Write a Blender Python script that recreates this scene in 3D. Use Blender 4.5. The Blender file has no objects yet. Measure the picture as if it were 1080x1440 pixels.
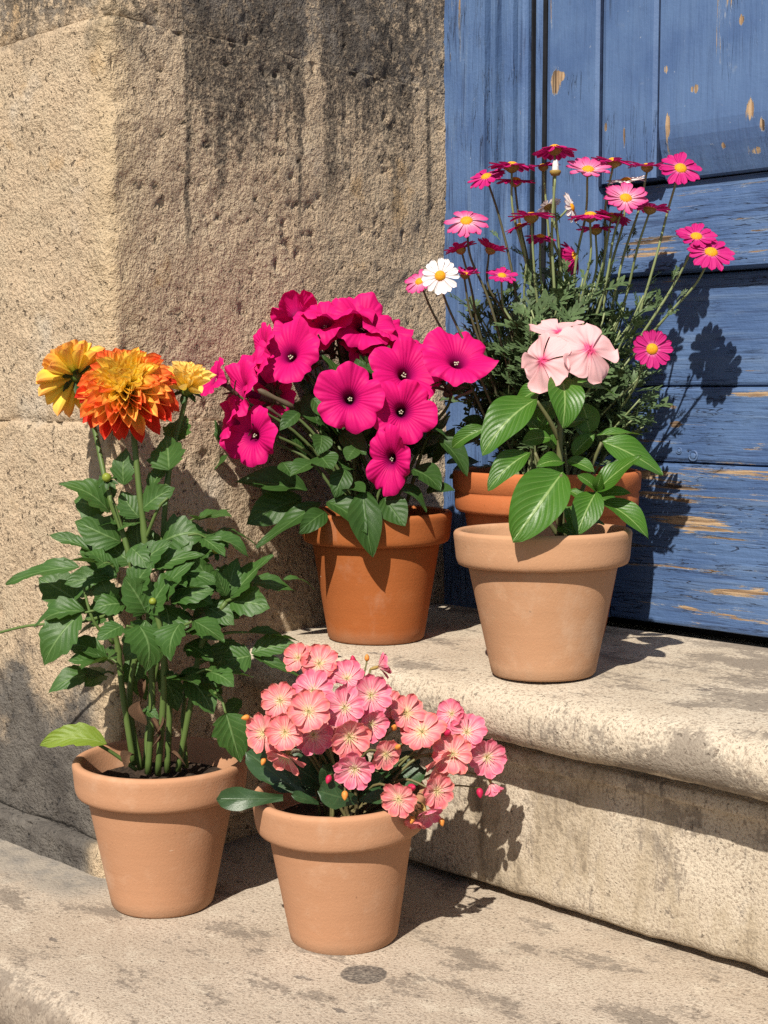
import bpy, math, random
import numpy as np
from mathutils import Vector, Matrix

random.seed(7)
RNG = np.random.default_rng(7)
scene = bpy.context.scene
COL = scene.collection

# ------------------------------------------------------------------ camera, sky, sun, exposure
FPX, CAM_H, PITCH, TH = 2000.0, 0.498, math.radians(4.86), math.radians(44)
SUN_AZ, SUN_EL = math.radians(19), math.radians(45.5)      # direction the light travels, right of straight ahead; height of the sun

cam_d = bpy.data.cameras.new('camera')
cam = bpy.data.objects.new('camera', cam_d)
COL.objects.link(cam)
cam_d.sensor_fit = 'VERTICAL'
cam_d.sensor_height = 36.0
cam_d.lens = 36.0 * FPX / 1440.0
cam_d.clip_start = 0.02
cam_d.clip_end = 500
cam.location = (0, 0, CAM_H)
cam.rotation_euler = (math.pi / 2 - PITCH, 0, 0)
scene.camera = cam

world = bpy.data.worlds.new('World')
scene.world = world
world.use_nodes = True
wn = world.node_tree.nodes
wn.clear()
sky = wn.new('ShaderNodeTexSky')
sky.sky_type = 'NISHITA'
sky.sun_disc = False
sky.sun_elevation = SUN_EL
sky.sun_rotation = math.pi + SUN_AZ
bgn = wn.new('ShaderNodeBackground')
bgn.inputs['Strength'].default_value = 0.052
wo = wn.new('ShaderNodeOutputWorld')
world.node_tree.links.new(sky.outputs[0], bgn.inputs[0])
world.node_tree.links.new(bgn.outputs[0], wo.inputs[0])

sun_d = bpy.data.lights.new('sun', 'SUN')
sun_d.energy = 5.0
sun_d.angle = math.radians(0.53)
sun_d.color = (1.0, 0.93, 0.82)
sun = bpy.data.objects.new('sun', sun_d)
COL.objects.link(sun)
SUN_L = Vector((math.sin(SUN_AZ) * math.cos(SUN_EL), math.cos(SUN_AZ) * math.cos(SUN_EL), -math.sin(SUN_EL)))
sun.rotation_euler = SUN_L.to_track_quat('-Z', 'Y').to_euler()
sun.location = (-1, -3, 4)

scene.view_settings.view_transform = 'Standard'
scene.view_settings.look = 'None'
scene.view_settings.exposure = 0.62
scene.view_settings.gamma = 1.0
scene.view_settings.use_curve_mapping = False
scene.render.engine = 'CYCLES'
scene.cycles.max_bounces = 8
scene.cycles.use_denoising = False
scene.cycles.sample_clamp_indirect = 4.0

# ------------------------------------------------------------------ where things stand
DV = Vector((math.cos(TH), -math.sin(TH), 0))       # along the door, towards the right
NV = Vector((math.sin(TH), math.cos(TH), 0))        # into the doorway
CAMP = Vector((0, 0, CAM_H))
CP, SP = math.cos(PITCH), math.sin(PITCH)


def ray(x, y):
    u = (x - 540) / FPX
    v = -(y - 720) / FPX
    return Vector((u, CP + v * SP, v * CP - SP))


def at(x, y, Y):
    r = ray(x, y)
    return CAMP + r * (Y / r.y)


def on_z(x, y, z):
    r = ray(x, y)
    return CAMP + r * ((z - CAM_H) / r.z)


def on_t(x, y, t):
    """local (s, z) of a point on a plane parallel to the door"""
    r = ray(x, y)
    p = CAMP + r * (t / NV.dot(r))
    return p.dot(DV), p.z


def on_s(x, y, s):
    r = ray(x, y)
    p = CAMP + r * (s / DV.dot(r))
    return p.dot(NV), p.z


def local(p):
    return p.dot(DV), p.dot(NV), p.z


# ------------------------------------------------------------------ numeric noise for real relief
def vnoise(p):
    p = np.asarray(p, dtype=np.float64)
    i = np.floor(p).astype(np.int64)
    f = p - i
    f = f * f * (3 - 2 * f)
    out = np.zeros(len(p))
    for dx in (0, 1):
        for dy in (0, 1):
            for dz in (0, 1):
                a = (i[:, 0] + dx) * 374761393 + (i[:, 1] + dy) * 668265263 + (i[:, 2] + dz) * 2147483647 * 3
                a = (a ^ (a >> 13)) * 1274126177
                a = (a ^ (a >> 16)) & 0xFFFF
                w = (f[:, 0] if dx else 1 - f[:, 0]) * (f[:, 1] if dy else 1 - f[:, 1]) * (f[:, 2] if dz else 1 - f[:, 2])
                out += w * (a / 65535.0)
    return out * 2 - 1


def fbm(p, scale, octaves=4, gain=0.5):
    p = np.asarray(p) * scale
    out = np.zeros(len(p))
    a = 1.0
    for k in range(octaves):
        out += a * vnoise(p + 17.3 * k)
        p = p * 2.03
        a *= gain
    return out


# ------------------------------------------------------------------ materials
REFL = 0.72          # overall reflectance, balanced by the exposure


class G:
    def __init__(s, name):
        s.m = bpy.data.materials.new(name)
        s.m.use_nodes = True
        s.t = s.m.node_tree
        s.t.nodes.clear()
        s.out = s.t.nodes.new('ShaderNodeOutputMaterial')

    def add(s, kind, inp=None, **kw):
        n = s.t.nodes.new(kind)
        for k, v in kw.items():
            setattr(n, k, v)
        for k, v in (inp or {}).items():
            s.put(n.inputs[k], v)
        return n

    def put(s, sock, v):
        if isinstance(v, bpy.types.NodeSocket):
            s.t.links.new(v, sock)
        elif v is not None:
            if sock.type == 'RGBA' and len(v) == 3:
                v = (*v, 1)
            sock.default_value = v

    def ma(s, op, a, b=0.0, c=0.0, clamp=False):
        n = s.add('ShaderNodeMath', {0: a, 1: b, 2: c}, operation=op, use_clamp=clamp)
        return n.outputs[0]

    def mix(s, fac, a, b, blend='MIX'):
        n = s.add('ShaderNodeMix', {0: fac, 6: a, 7: b}, data_type='RGBA', blend_type=blend)
        return n.outputs[2]

    def step(s, x, lo, hi, a=0.0, b=1.0):
        n = s.add('ShaderNodeMapRange', {0: x, 1: lo, 2: hi, 3: a, 4: b}, interpolation_type='SMOOTHSTEP')
        return n.outputs[0]

    def ramp(s, fac, stops, interp='LINEAR'):
        n = s.add('ShaderNodeValToRGB', {0: fac})
        r = n.color_ramp
        r.interpolation = interp
        while len(r.elements) < len(stops):
            r.elements.new(0.5)
        for e, (p, c) in zip(r.elements, stops):
            e.position = p
            e.color = (c, c, c, 1) if isinstance(c, (int, float)) else (*c, 1)
        return n.outputs[0]

    def noise(s, vec, scale, detail=3.0, rough=0.55, dist=0.0):
        n = s.add('ShaderNodeTexNoise', {'Vector': vec, 'Scale': scale, 'Detail': detail, 'Roughness': rough, 'Distortion': dist})
        return n.outputs[0]

    def voro(s, vec, scale, feature='F1', rand=1.0):
        n = s.add('ShaderNodeTexVoronoi', {'Vector': vec, 'Scale': scale, 'Randomness': rand}, feature=feature)
        return n.outputs['Distance']

    def mapv(s, vec, scale=(1, 1, 1), loc=(0, 0, 0)):
        return s.add('ShaderNodeMapping', {'Vector': vec, 'Scale': scale, 'Location': loc}).outputs[0]

    def obj(s):
        return s.add('ShaderNodeTexCoord').outputs['Object']

    def uv(s):
        u = s.add('ShaderNodeTexCoord').outputs['UV']
        n = s.add('ShaderNodeSeparateXYZ', {0: u})
        return n.outputs[0], n.outputs[1], u

    def xyz(s, v):
        n = s.add('ShaderNodeSeparateXYZ', {0: v})
        return n.outputs[0], n.outputs[1], n.outputs[2]

    def blob(s, vec, c, r):
        """1 at the centre of an ellipsoid, 0 at its rim and beyond"""
        a = s.add('ShaderNodeVectorMath', {0: vec, 1: c}, operation='SUBTRACT').outputs[0]
        b = s.add('ShaderNodeVectorMath', {0: a, 1: tuple(1 / k for k in r)}, operation='MULTIPLY').outputs[0]
        l = s.add('ShaderNodeVectorMath', {0: b}, operation='LENGTH').outputs['Value']
        return s.ma('SUBTRACT', 1.0, l, clamp=True)

    def bump(s, h, strength, dist, normal=None):
        n = s.add('ShaderNodeBump', {'Strength': strength, 'Distance': dist, 'Height': h})
        if normal is not None:
            s.put(n.inputs['Normal'], normal)
        return n.outputs[0]

    def finish(s, color, rough=0.8, normal=None, spec=0.3, trans=0.0, tcol=None, refl=None):
        refl = REFL if refl is None else refl
        if isinstance(color, bpy.types.NodeSocket):
            color = s.mix(1.0, color, (refl,) * 3, 'MULTIPLY')
        else:
            color = tuple(k * refl for k in color[:3])
        b = s.add('ShaderNodeBsdfPrincipled', {'Base Color': color, 'Roughness': rough, 'Specular IOR Level': spec})
        if normal is not None:
            s.put(b.inputs['Normal'], normal)
        sh = b.outputs[0]
        if trans:
            t = s.add('ShaderNodeBsdfTranslucent', {0: s.mix(1.0, tcol, (refl,) * 3, 'MULTIPLY') if isinstance(tcol, bpy.types.NodeSocket) else tcol if tcol is not None else color})
            if normal is not None:
                s.put(t.inputs['Normal'], normal)
            sh = s.add('ShaderNodeMixShader', {0: trans, 1: sh, 2: t.outputs[0]}).outputs[0]
        s.t.links.new(sh, s.out.inputs[0])
        return s.m


def wall_material():
    g = G('weathered_wall_stone')
    P = g.obj()
    s_, t_, z_ = g.xyz(P)
    big = g.noise(P, 5.0, 3)
    mid = g.noise(P, 28.0, 4, 0.6)
    grain = g.noise(P, 250.0, 3, 0.62)
    fine = g.noise(P, 640.0, 2, 0.6)
    c = g.mix(g.step(big, 0.3, 0.7), (0.66, 0.51, 0.352), (0.575, 0.437, 0.297))
    c = g.mix(g.step(mid, 0.42, 0.75, 0, 0.6), c, (0.60, 0.49, 0.345))
    c = g.mix(g.step(grain, 0.52, 0.30, 0, 0.65), c, (0.24, 0.165, 0.105))
    c = g.mix(g.step(fine, 0.56, 0.75, 0, 0.6), c, (0.70, 0.60, 0.45))
    c = g.mix(g.step(fine, 0.40, 0.25, 0, 0.55), c, (0.14, 0.10, 0.075))
    # ochre and rosy blooms, whitish lime spots
    c = g.mix(g.step(g.noise(P, 17.0, 3), 0.62, 0.74, 0, 0.45), c, (0.50, 0.31, 0.13))
    c = g.mix(g.step(g.noise(g.mapv(P, loc=(3, 1, 2)), 9.0, 4), 0.60, 0.74, 0, 0.45), c, (0.64, 0.58, 0.49))
    # pits
    pn = g.noise(P, 105.0, 3, 0.7, 0.0)
    pit = g.step(pn, 0.375, 0.32)
    c = g.mix(g.ma('MULTIPLY', pit, 0.75), c, (0.085, 0.06, 0.045))
    # rain streaks: black crust running down from the ledge on the reveal
    warp = g.ma('MULTIPLY', g.ma('SUBTRACT', g.noise(P, 16.0, 4, 0.65), 0.5), 0.055)
    tw = g.ma('ADD', t_, warp)
    tb = g.add('ShaderNodeMapRange', {0: tw, 1: 0.80, 2: 1.40, 3: 0.0, 4: 1.0}).outputs[0]
    band = g.ramp(tb, [(0.0, 0.05), (0.215, 0.05), (0.235, 0.9), (0.30, 0.75), (0.46, 0.85), (0.505, 0.95), (0.518, 0.15), (0.545, 0.15), (0.56, 0.95), (0.64, 0.85), (0.74, 0.62), (0.80, 0.85), (0.825, 0.3), (1.0, 0.15)])
    sw = g.noise(g.mapv(P, (30, 30, 1.6)), 1.0, 3, 0.6)
    lower = g.ma('ADD', z_, g.ma('MULTIPLY', g.ma('SUBTRACT', sw, 0.5), 0.36))
    vert = g.step(lower, 0.675, 0.85)
    brk = g.noise(P, 120.0, 4, 0.7)
    m = g.ma('MULTIPLY', band, vert)
    m = g.step(g.ma('ADD', g.ma('MULTIPLY', m, 1.05), g.ma('MULTIPLY', g.ma('SUBTRACT', brk, 0.5), 1.6)), 0.30, 0.80)
    for (tc, hw, z0, z1) in ((0.937, 0.006, 0.60, 0.70), (1.098, 0.005, 0.64, 0.72), (1.146, 0.017, 0.69, 0.76), (1.318, 0.006, 0.66, 0.74)):
        ln = g.step(g.ma('ABSOLUTE', g.ma('SUBTRACT', g.ma('ADD', t_, g.ma('MULTIPLY', warp, 0.22)), tc)), hw, hw * 0.25)
        ln = g.ma('MULTIPLY', ln, g.step(g.ma('ADD', z_, g.ma('MULTIPLY', g.ma('SUBTRACT', brk, 0.5), 0.08)), z0, z1))
        m = g.ma('MAXIMUM', m, g.ma('MULTIPLY', ln, g.step(brk, 0.30, 0.5, 0.3, 0.95)))
    onre = g.step(s_, -1.215, -1.195)
    m = g.ma('MULTIPLY', m, onre)
    c = g.mix(g.ma('MULTIPLY', m, g.step(grain, 0.72, 0.42, 0.42, 0.90)), c, (0.072, 0.063, 0.056))
    # grey crust near the ground on the street face, and on the course above the ledge
    gm = g.ma('ADD', z_, g.ma('MULTIPLY', g.ma('SUBTRACT', g.noise(P, 13.0, 5, 0.65), 0.5), 0.30))
    low = g.ma('MULTIPLY', g.step(gm, 0.27, 0.10), g.step(s_, -1.19, -1.235))
    low = g.step(g.ma('ADD', low, g.ma('MULTIPLY', g.ma('SUBTRACT', brk, 0.5), 0.6)), 0.2, 0.9)
    c = g.mix(g.ma('MULTIPLY', low, 0.92), c, g.mix(g.step(mid, 0.35, 0.65), (0.058, 0.058, 0.060), (0.135, 0.128, 0.12)))
    top = g.ma('MULTIPLY', g.step(gm, 0.835, 0.90), 0.85)
    top = g.ma('MULTIPLY', top, g.step(brk, 0.36, 0.55))
    c = g.mix(top, c, g.mix(g.step(mid, 0.4, 0.62), (0.085, 0.075, 0.066), (0.24, 0.21, 0.18)))
    # grooves and the paler worn arris
    arris = g.blob(P, (-1.186, 0.838, 0.5), (0.05, 0.05, 60))
    c = g.mix(g.ma('MULTIPLY', arris, 0.5), c, (0.60, 0.46, 0.28))
    h = g.ma('ADD', g.ma('MULTIPLY', grain, 0.9), g.ma('MULTIPLY', fine, 0.35))
    h = g.ma('ADD', h, g.ma('MULTIPLY', g.noise(P, 95.0, 3, 0.6), 0.9))
    h = g.ma('SUBTRACT', h, g.ma('MULTIPLY', pit, 0.9))
    n = g.bump(h, 1.0, 0.0043)
    return g.finish(c, 0.92, n, 0.12)


def step_material(name, floor=False):
    g = G(name)
    P = g.obj()
    s_, t_, z_ = g.xyz(P)
    big = g.noise(P, 6.0, 4)
    mid = g.noise(P, 34.0, 4, 0.6)
    grain = g.noise(P, 330.0, 3, 0.6)
    fine = g.noise(P, 800.0, 2, 0.6)
    if floor:
        c = g.mix(g.step(big, 0.35, 0.65), (0.59, 0.495, 0.395), (0.51, 0.42, 0.325))
    else:
        c = g.mix(g.step(big, 0.35, 0.65), (0.66, 0.57, 0.45), (0.57, 0.48, 0.365))
    c = g.mix(g.step(mid, 0.5, 0.75, 0, 0.5), c, (0.74, 0.66, 0.53))
    c = g.mix(g.step(grain, 0.50, 0.34, 0, 0.75), c, (0.29, 0.22, 0.165))
    c = g.mix(g.step(fine, 0.44, 0.30, 0, 0.65), c, (0.17, 0.125, 0.09))
    c = g.mix(g.step(fine, 0.58, 0.72, 0, 0.5), c, (0.80, 0.72, 0.58))
    patch = g.noise(g.mapv(P, (1, 1.7, 1)), 11.0 if floor else 9.0, 5, 0.68)
    brk = g.noise(P, 210.0, 4, 0.7)
    lo = 0.50 if floor else 0.52
    pm = g.ma('ADD', patch, g.ma('MULTIPLY', g.ma('SUBTRACT', brk, 0.5), 0.34))
    if not floor:
        # the tread is greyer towards the right where it is walked on, and just under the round of the nosing
        tr = g.ma('MULTIPLY', g.step(s_, -0.98, -0.62), g.step(t_, 1.03, 1.14))
        pm = g.ma('ADD', pm, g.ma('MULTIPLY', tr, 0.14))
        nb = g.ma('MULTIPLY', g.step(z_, 0.224, 0.195), g.step(t_, 1.04, 1.0))
        pm = g.ma('ADD', pm, g.ma('MULTIPLY', nb, 0.10))
        scr = g.noise(g.mapv(P, (240, 38, 40)), 1.0, 3, 0.6, 0.6)
        pm = g.ma('ADD', pm, g.ma('MULTIPLY', g.ma('MULTIPLY', g.step(scr, 0.56, 0.68), g.step(big, 0.4, 0.55)), 0.10))
    m = g.step(pm, lo + 0.03, lo + 0.14)
    c = g.mix(g.ma('MULTIPLY', m, 0.72), c, (0.20, 0.165, 0.135))
    c = g.mix(g.step(g.noise(P, 150.0, 3, 0.7), 0.37, 0.31, 0, 0.7), c, (0.14, 0.11, 0.085))
    m2 = g.step(g.ma('ADD', g.noise(g.mapv(P, (1, 2, 1), (5, 2, 0)), 26.0, 4, 0.6), g.ma('MULTIPLY', g.ma('SUBTRACT', brk, 0.5), 0.25)), 0.66, 0.72)
    c = g.mix(g.ma('MULTIPLY', m2, 0.75), c, (0.135, 0.115, 0.105))
    if floor:
        q = local(on_z(512, 1371, 0))
        sp = g.blob(g.mapv(P, (1, 1, 0)), (q[0], q[1], 0), (0.0225, 0.0225, 1))
        sp = g.step(g.ma('ADD', sp, g.ma('MULTIPLY', g.ma('SUBTRACT', mid, 0.5), 0.22)), 0.06, 0.16)
        c = g.mix(g.ma('MULTIPLY', sp, g.step(grain, 0.7, 0.4, 0.5, 0.85)), c, (0.085, 0.075, 0.070))
        # grey mortar wash by the street face of the wall
        wm = g.ma('MULTIPLY', g.step(g.ma('ADD', t_, g.ma('MULTIPLY', g.ma('SUBTRACT', mid, 0.5), 0.10)), 0.735, 0.785), g.step(s_, -1.14, -1.20))
        c = g.mix(g.ma('MULTIPLY', wm, 0.8), c, g.mix(g.step(mid, 0.4, 0.6), (0.25, 0.235, 0.215), (0.36, 0.32, 0.27)))
        fr = g.step(g.ma('ADD', z_, g.ma('MULTIPLY', g.ma('SUBTRACT', brk, 0.5), 0.012)), -0.004, -0.014)
        c = g.mix(g.ma('MULTIPLY', fr, 0.55), c, (0.20, 0.155, 0.12))
    else:
        # weathered riser: browner, with darker rain marks
        rs = g.step(t_, 1.02, 1.04)
        rs = g.ma('MULTIPLY', rs, g.step(z_, 0.19, 0.17))
        dn = g.noise(g.mapv(P, (26, 26, 9)), 1.0, 5, 0.7)
        cr = g.mix(g.step(dn, 0.42, 0.66), c, (0.47, 0.385, 0.275))
        cr = g.mix(g.step(g.ma('ADD', dn, g.ma('MULTIPLY', brk, 0.35)), 0.74, 0.86, 0, 0.6), cr, (0.16, 0.125, 0.095))
        c = g.mix(rs, c, cr)
    h = g.ma('ADD', g.ma('MULTIPLY', grain, 1.0), g.ma('MULTIPLY', g.noise(P, 210.0, 4, 0.7), 0.7))
    h = g.ma('SUBTRACT', h, g.ma('MULTIPLY', g.step(g.noise(P, 150.0, 3, 0.7), 0.36, 0.30), 0.6))
    h = g.ma('SUBTRACT', h, g.ma('MULTIPLY', m2, 0.35))
    n = g.bump(h, 0.7, 0.0020)
    return g.finish(c, 0.9, n, 0.15)


def paint_material(name, horizontal, blobs, base_peel=0.0, grainy=1.0):
    g = G(name)
    P = g.obj()
    s_, t_, z_ = g.xyz(P)
    sc = (5, 40, 95) if horizontal else (95, 40, 5)
    S = g.mapv(P, sc)
    gr = g.noise(S, 1.0, 4, 0.62, 0.3)
    gr2 = g.noise(g.mapv(P, tuple(k * 2.6 for k in sc)), 1.0, 3, 0.6, 0.2)
    blot = g.noise(P, 14.0, 4, 0.6)
    fine = g.noise(P, 240.0, 3, 0.6)
    c = g.mix(g.step(blot, 0.3, 0.7), (0.072, 0.134, 0.292), (0.104, 0.182, 0.355))
    c = g.mix(g.step(gr, 0.5, 0.72, 0, 0.5 * grainy), c, (0.150, 0.225, 0.365))
    c = g.mix(g.step(gr2, 0.46, 0.30, 0, 0.75 * grainy), c, (0.036, 0.062, 0.145))
    c = g.mix(g.step(g.noise(P, 42.0, 5, 0.72), 0.62, 0.78, 0, 0.4), c, (0.26, 0.32, 0.42))
    # hairline cracks that follow the grain
    cr = g.noise(g.mapv(P, tuple(k * 0.95 for k in sc), (3, 1, 7)), 1.0, 4, 0.62, 0.8)
    dd = g.ma('ABSOLUTE', g.ma('SUBTRACT', cr, 0.5))
    crack = g.ma('MULTIPLY', g.step(dd, 0.011, 0.003), g.step(g.noise(P, 11.0, 3), 0.42 if horizontal else 0.50, 0.56 if horizontal else 0.66))
    c = g.mix(g.ma('MULTIPLY', crack, 0.85 * min(1, grainy + 0.15)), c, (0.025, 0.032, 0.06))
    # bare wood where the paint has gone
    pk = g.noise(g.mapv(P, tuple(k * (0.9 if horizontal else 0.6) for k in sc), (1, 5, 2)), 1.0, 6, 0.72, 0.5)
    reg = g.noise(g.mapv(P, (3.5, 3.5, 3.5), (9, 2, 4)), 1.0, 2)
    peel = g.ma('ADD', 0.5, g.ma('MULTIPLY', g.ma('SUBTRACT', pk, 0.5), 1.9))
    peel = g.ma('ADD', peel, g.ma('MULTIPLY', g.ma('SUBTRACT', reg, 0.5), 0.30))
    peel = g.ma('ADD', peel, base_peel)
    if horizontal:
        peel = g.ma('ADD', peel, g.step(z_, 0.47, 0.40, 0.0, 0.02))
    for (bs, bz, rs, rz, st) in blobs:
        b = g.blob(P, (bs, 1.36, bz), (rs * 1.25, 1.0, rz * 1.25))
        peel = g.ma('ADD', peel, g.ma('MULTIPLY', g.step(b, 0.0, 0.75), st * (0.66 if horizontal else 0.80)))
    peel = g.ma('ADD', peel, g.ma('MULTIPLY', g.ma('SUBTRACT', fine, 0.5), 0.08))
    bare = g.step(peel, 0.730, 0.745)
    edge = g.step(peel, 0.690, 0.730)
    wood = g.mix(g.step(gr2, 0.35, 0.65), (0.24, 0.145, 0.08), (0.52, 0.37, 0.23))
    wood = g.mix(g.step(gr, 0.50, 0.38, 0, 0.9), wood, (0.055, 0.035, 0.024))
    c = g.mix(g.ma('MULTIPLY', edge, 0.6), c, (0.42, 0.45, 0.48))
    c = g.mix(bare, c, wood)
    dust = g.step(g.noise(P, 190.0, 2, 0.5), 0.74, 0.80)
    c = g.mix(g.ma('MULTIPLY', dust, 0.45), c, (0.55, 0.60, 0.66))
    h = g.ma('ADD', g.ma('MULTIPLY', gr, 0.8), g.ma('MULTIPLY', gr2, 0.45))
    h = g.ma('ADD', h, g.ma('MULTIPLY', fine, 0.25))
    h = g.ma('SUBTRACT', h, g.ma('MULTIPLY', bare, 0.65))
    h = g.ma('SUBTRACT', h, g.ma('MULTIPLY', crack, 0.9))
    n = g.bump(h, 0.8, 0.0026 * (0.35 + 0.65 * grainy))
    ro = g.ma('ADD', 0.50, g.ma('MULTIPLY', bare, 0.4))
    return g.finish(c, ro, n, 0.3)


def terracotta(name, a, b, dust, scratch=0.0):
    g = G(name)
    P = g.obj()
    c = g.mix(g.step(g.noise(g.mapv(P, (5, 5, 12)), 1.0, 4, 0.6), 0.3, 0.7), a, b)
    c = g.mix(g.step(g.noise(g.mapv(P, (9, 9, 130)), 1.0, 3, 0.6), 0.35, 0.7, 0, 0.22), c, tuple(k * 0.8 for k in a))
    c = g.mix(g.step(g.noise(P, 30.0, 4, 0.65), 0.52, 0.75, 0, 0.30), c, dust)
    c = g.mix(g.step(g.noise(P, 260.0, 2, 0.5), 0.70, 0.78, 0, 0.5), c, tuple(min(1, k * 1.35) for k in a))
    c = g.mix(g.step(g.noise(g.mapv(P, loc=(2, 2, 2)), 210.0, 2, 0.5), 0.735, 0.78, 0, 0.6), c, tuple(k * 0.45 for k in a))
    c = g.mix(g.step(g.noise(g.mapv(P, (14, 14, 9), (7, 3, 1)), 1.0, 5, 0.7), 0.56, 0.74, 0, 0.17), c, (0.80, 0.66, 0.52))
    pz = g.xyz(P)[2]
    c = g.mix(g.ma('MULTIPLY', g.step(g.ma('ADD', pz, g.ma('MULTIPLY', g.noise(P, 60.0, 4), 0.02)), 0.030, 0.010), 0.30), c, (0.42, 0.30, 0.20))
    # pale chips and scuffs
    sc = g.noise(g.mapv(P, (30, 30, 85), (4, 1, 3)), 1.0, 4, 0.6, 1.2)
    c = g.mix(g.step(sc, 0.735 - scratch, 0.775 - scratch, 0, 0.55), c, (0.82, 0.66, 0.50))
    h = g.ma('ADD', g.noise(P, 420.0, 3, 0.6), g.ma('MULTIPLY', g.noise(g.mapv(P, (6, 6, 190)), 1.0, 2), 0.35))
    n = g.bump(h, 0.22, 0.0012)
    return g.finish(c, 0.82, n, 0.22)


def leaf_material(name, dark, light, vein, rough=0.42, nv=7, slant=0.5, trans=0.22, bumpd=0.0012, veinw=0.05, spec=0.35, dusty=0.0):
    g = G(name)
    u, v, UV = g.uv()
    P = g.obj()
    inf = g.add('ShaderNodeObjectInfo').outputs['Random']
    au = g.ma('ABSOLUTE', g.ma('MULTIPLY', g.ma('SUBTRACT', u, 0.5), 2.0))
    c = g.mix(g.noise(UV, 3.5, 3), dark, light)
    c = g.mix(g.ma('MULTIPLY', inf, 0.55), c, light)
    c = g.mix(g.step(g.noise(g.mapv(UV, (18, 30, 1)), 1.0, 3), 0.45, 0.75, 0, 0.3), c, dark)
    ph = g.ma('FRACT', g.ma('SUBTRACT', g.ma('MULTIPLY', v, float(nv)), g.ma('MULTIPLY', au, nv * slant * 0.5)))
    lat = g.ma('ABSOLUTE', g.ma('SUBTRACT', ph, 0.5))
    latm = g.ma('MULTIPLY', g.step(lat, 0.10, 0.02), g.step(au, 0.95, 0.5))
    midm = g.step(au, veinw + 0.05, veinw * 0.5)
    c = g.mix(g.ma('MULTIPLY', latm, 0.32), c, vein)
    c = g.mix(g.ma('MULTIPLY', midm, 0.85), c, vein)
    if dusty:
        c = g.mix(g.step(g.noise(g.mapv(UV, (16, 26, 1)), 1.0, 3, 0.7), 0.62, 0.72, 0, dusty), c, (0.32, 0.34, 0.26))
    h = g.ma('SUBTRACT', g.ma('MULTIPLY', lat, 1.0), g.ma('MULTIPLY', midm, 0.5))
    h = g.ma('ADD', h, g.ma('MULTIPLY', g.noise(g.mapv(UV, (25, 40, 1)), 1.0, 2), 0.3))
    n = g.bump(h, 0.5, bumpd)
    tc = g.mix(0.6, c, tuple(min(1, k * 1.8) for k in (light[0] * 1.3, light[1], light[2] * 0.5)))
    return g.finish(c, rough, n, spec, trans, tc)


def stem_material(name, a, b, rough=0.5):
    g = G(name)
    P = g.obj()
    c = g.mix(g.noise(P, 40.0, 3), a, b)
    n = g.bump(g.noise(g.mapv(P, (400, 400, 60)), 1.0, 2), 0.3, 0.0006)
    return g.finish(c, rough, n, 0.3, 0.1, b)


def petal_material(name, stops, streak=None, nstreak=5, sfac=0.4, smax=1.0, rough=0.55, trans=0.3, edge=None, var=0.15):
    """colour runs along the petal (v); streaks run its length (u)"""
    g = G(name)
    u, v, UV = g.uv()
    inf = g.add('ShaderNodeObjectInfo').outputs['Random']
    vv = g.ma('ADD', v, g.ma('MULTIPLY', g.ma('SUBTRACT', g.noise(g.mapv(UV, (9, 3, 1)), 1.0, 2), 0.5), 0.25))
    vv = g.ma('ADD', vv, g.ma('MULTIPLY', g.ma('SUBTRACT', inf, 0.5), var))
    c = g.ramp(vv, stops)
    if edge:
        au = g.ma('ABSOLUTE', g.ma('MULTIPLY', g.ma('SUBTRACT', u, 0.5), 2.0))
        c = g.mix(g.step(au, 0.45, 0.95, 0, 0.7), c, edge)
    sn = g.noise(g.mapv(UV, (nstreak * 3.0, 1.1, 1)), 1.0, 2)
    if streak:
        k = g.ma('MULTIPLY', g.step(sn, 0.45, 0.62), g.step(v, smax, smax * 0.5))
        c = g.mix(g.ma('MULTIPLY', k, sfac), c, streak)
    h = g.add('ShaderNodeMath', {0: g.ma('MULTIPLY', u, nstreak * 6.283)}, operation='SINE').outputs[0]
    h = g.ma('ADD', h, g.ma('MULTIPLY', sn, 1.5))
    n = g.bump(h, 0.28, 0.0006)
    return g.finish(c, rough, n, 0.15, trans, refl=0.92)


def plain(name, color, rough=0.7, noise=60.0, bump=0.3, dist=0.001, dark=0.5, trans=0.0, spec=0.25):
    g = G(name)
    P = g.obj()
    nn = g.noise(P, noise, 4, 0.65)
    c = g.mix(g.step(nn, 0.35, 0.65), tuple(k * dark for k in color), color)
    return g.finish(c, rough, g.bump(nn, bump, dist), spec, trans)


# ------------------------------------------------------------------ mesh and object helpers
def mesh(name, verts, faces, mat, uvs=None, smooth=True):
    me = bpy.data.meshes.new(name)
    me.from_pydata([tuple(map(float, v)) for v in verts], [], [tuple(map(int, f)) for f in faces])
    if uvs is not None:
        lay = me.uv_layers.new(name='UVMap')
        li = np.empty(len(me.loops), dtype=np.int32)
        me.loops.foreach_get('vertex_index', li)
        lay.data.foreach_set('uv', np.asarray(uvs, dtype=np.float32)[li].ravel())
    if smooth:
        me.polygons.foreach_set('use_smooth', [True] * len(me.polygons))
    for m in (mat if isinstance(mat, (list, tuple)) else [mat]):
        me.materials.append(m)
    me.update()
    return me


def thing(name, label, cat, loc=(0, 0, 0), rotz=0.0, group=None, kind='thing'):
    o = bpy.data.objects.new(name, None)
    o.empty_display_size = 0.05
    COL.objects.link(o)
    o.location = loc
    o.rotation_euler = (0, 0, rotz)
    o['label'] = label
    o['category'] = cat
    o['kind'] = kind
    if group:
        o['group'] = group
    return o


def part(name, me, parent=None, M=None, label=None, kind=None):
    o = bpy.data.objects.new(name, me)
    COL.objects.link(o)
    if parent is not None:
        o.parent = parent
    if M is not None:
        o.matrix_basis = M
    if label:
        o['label'] = label
    if kind:
        o['kind'] = kind
    return o


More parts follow.
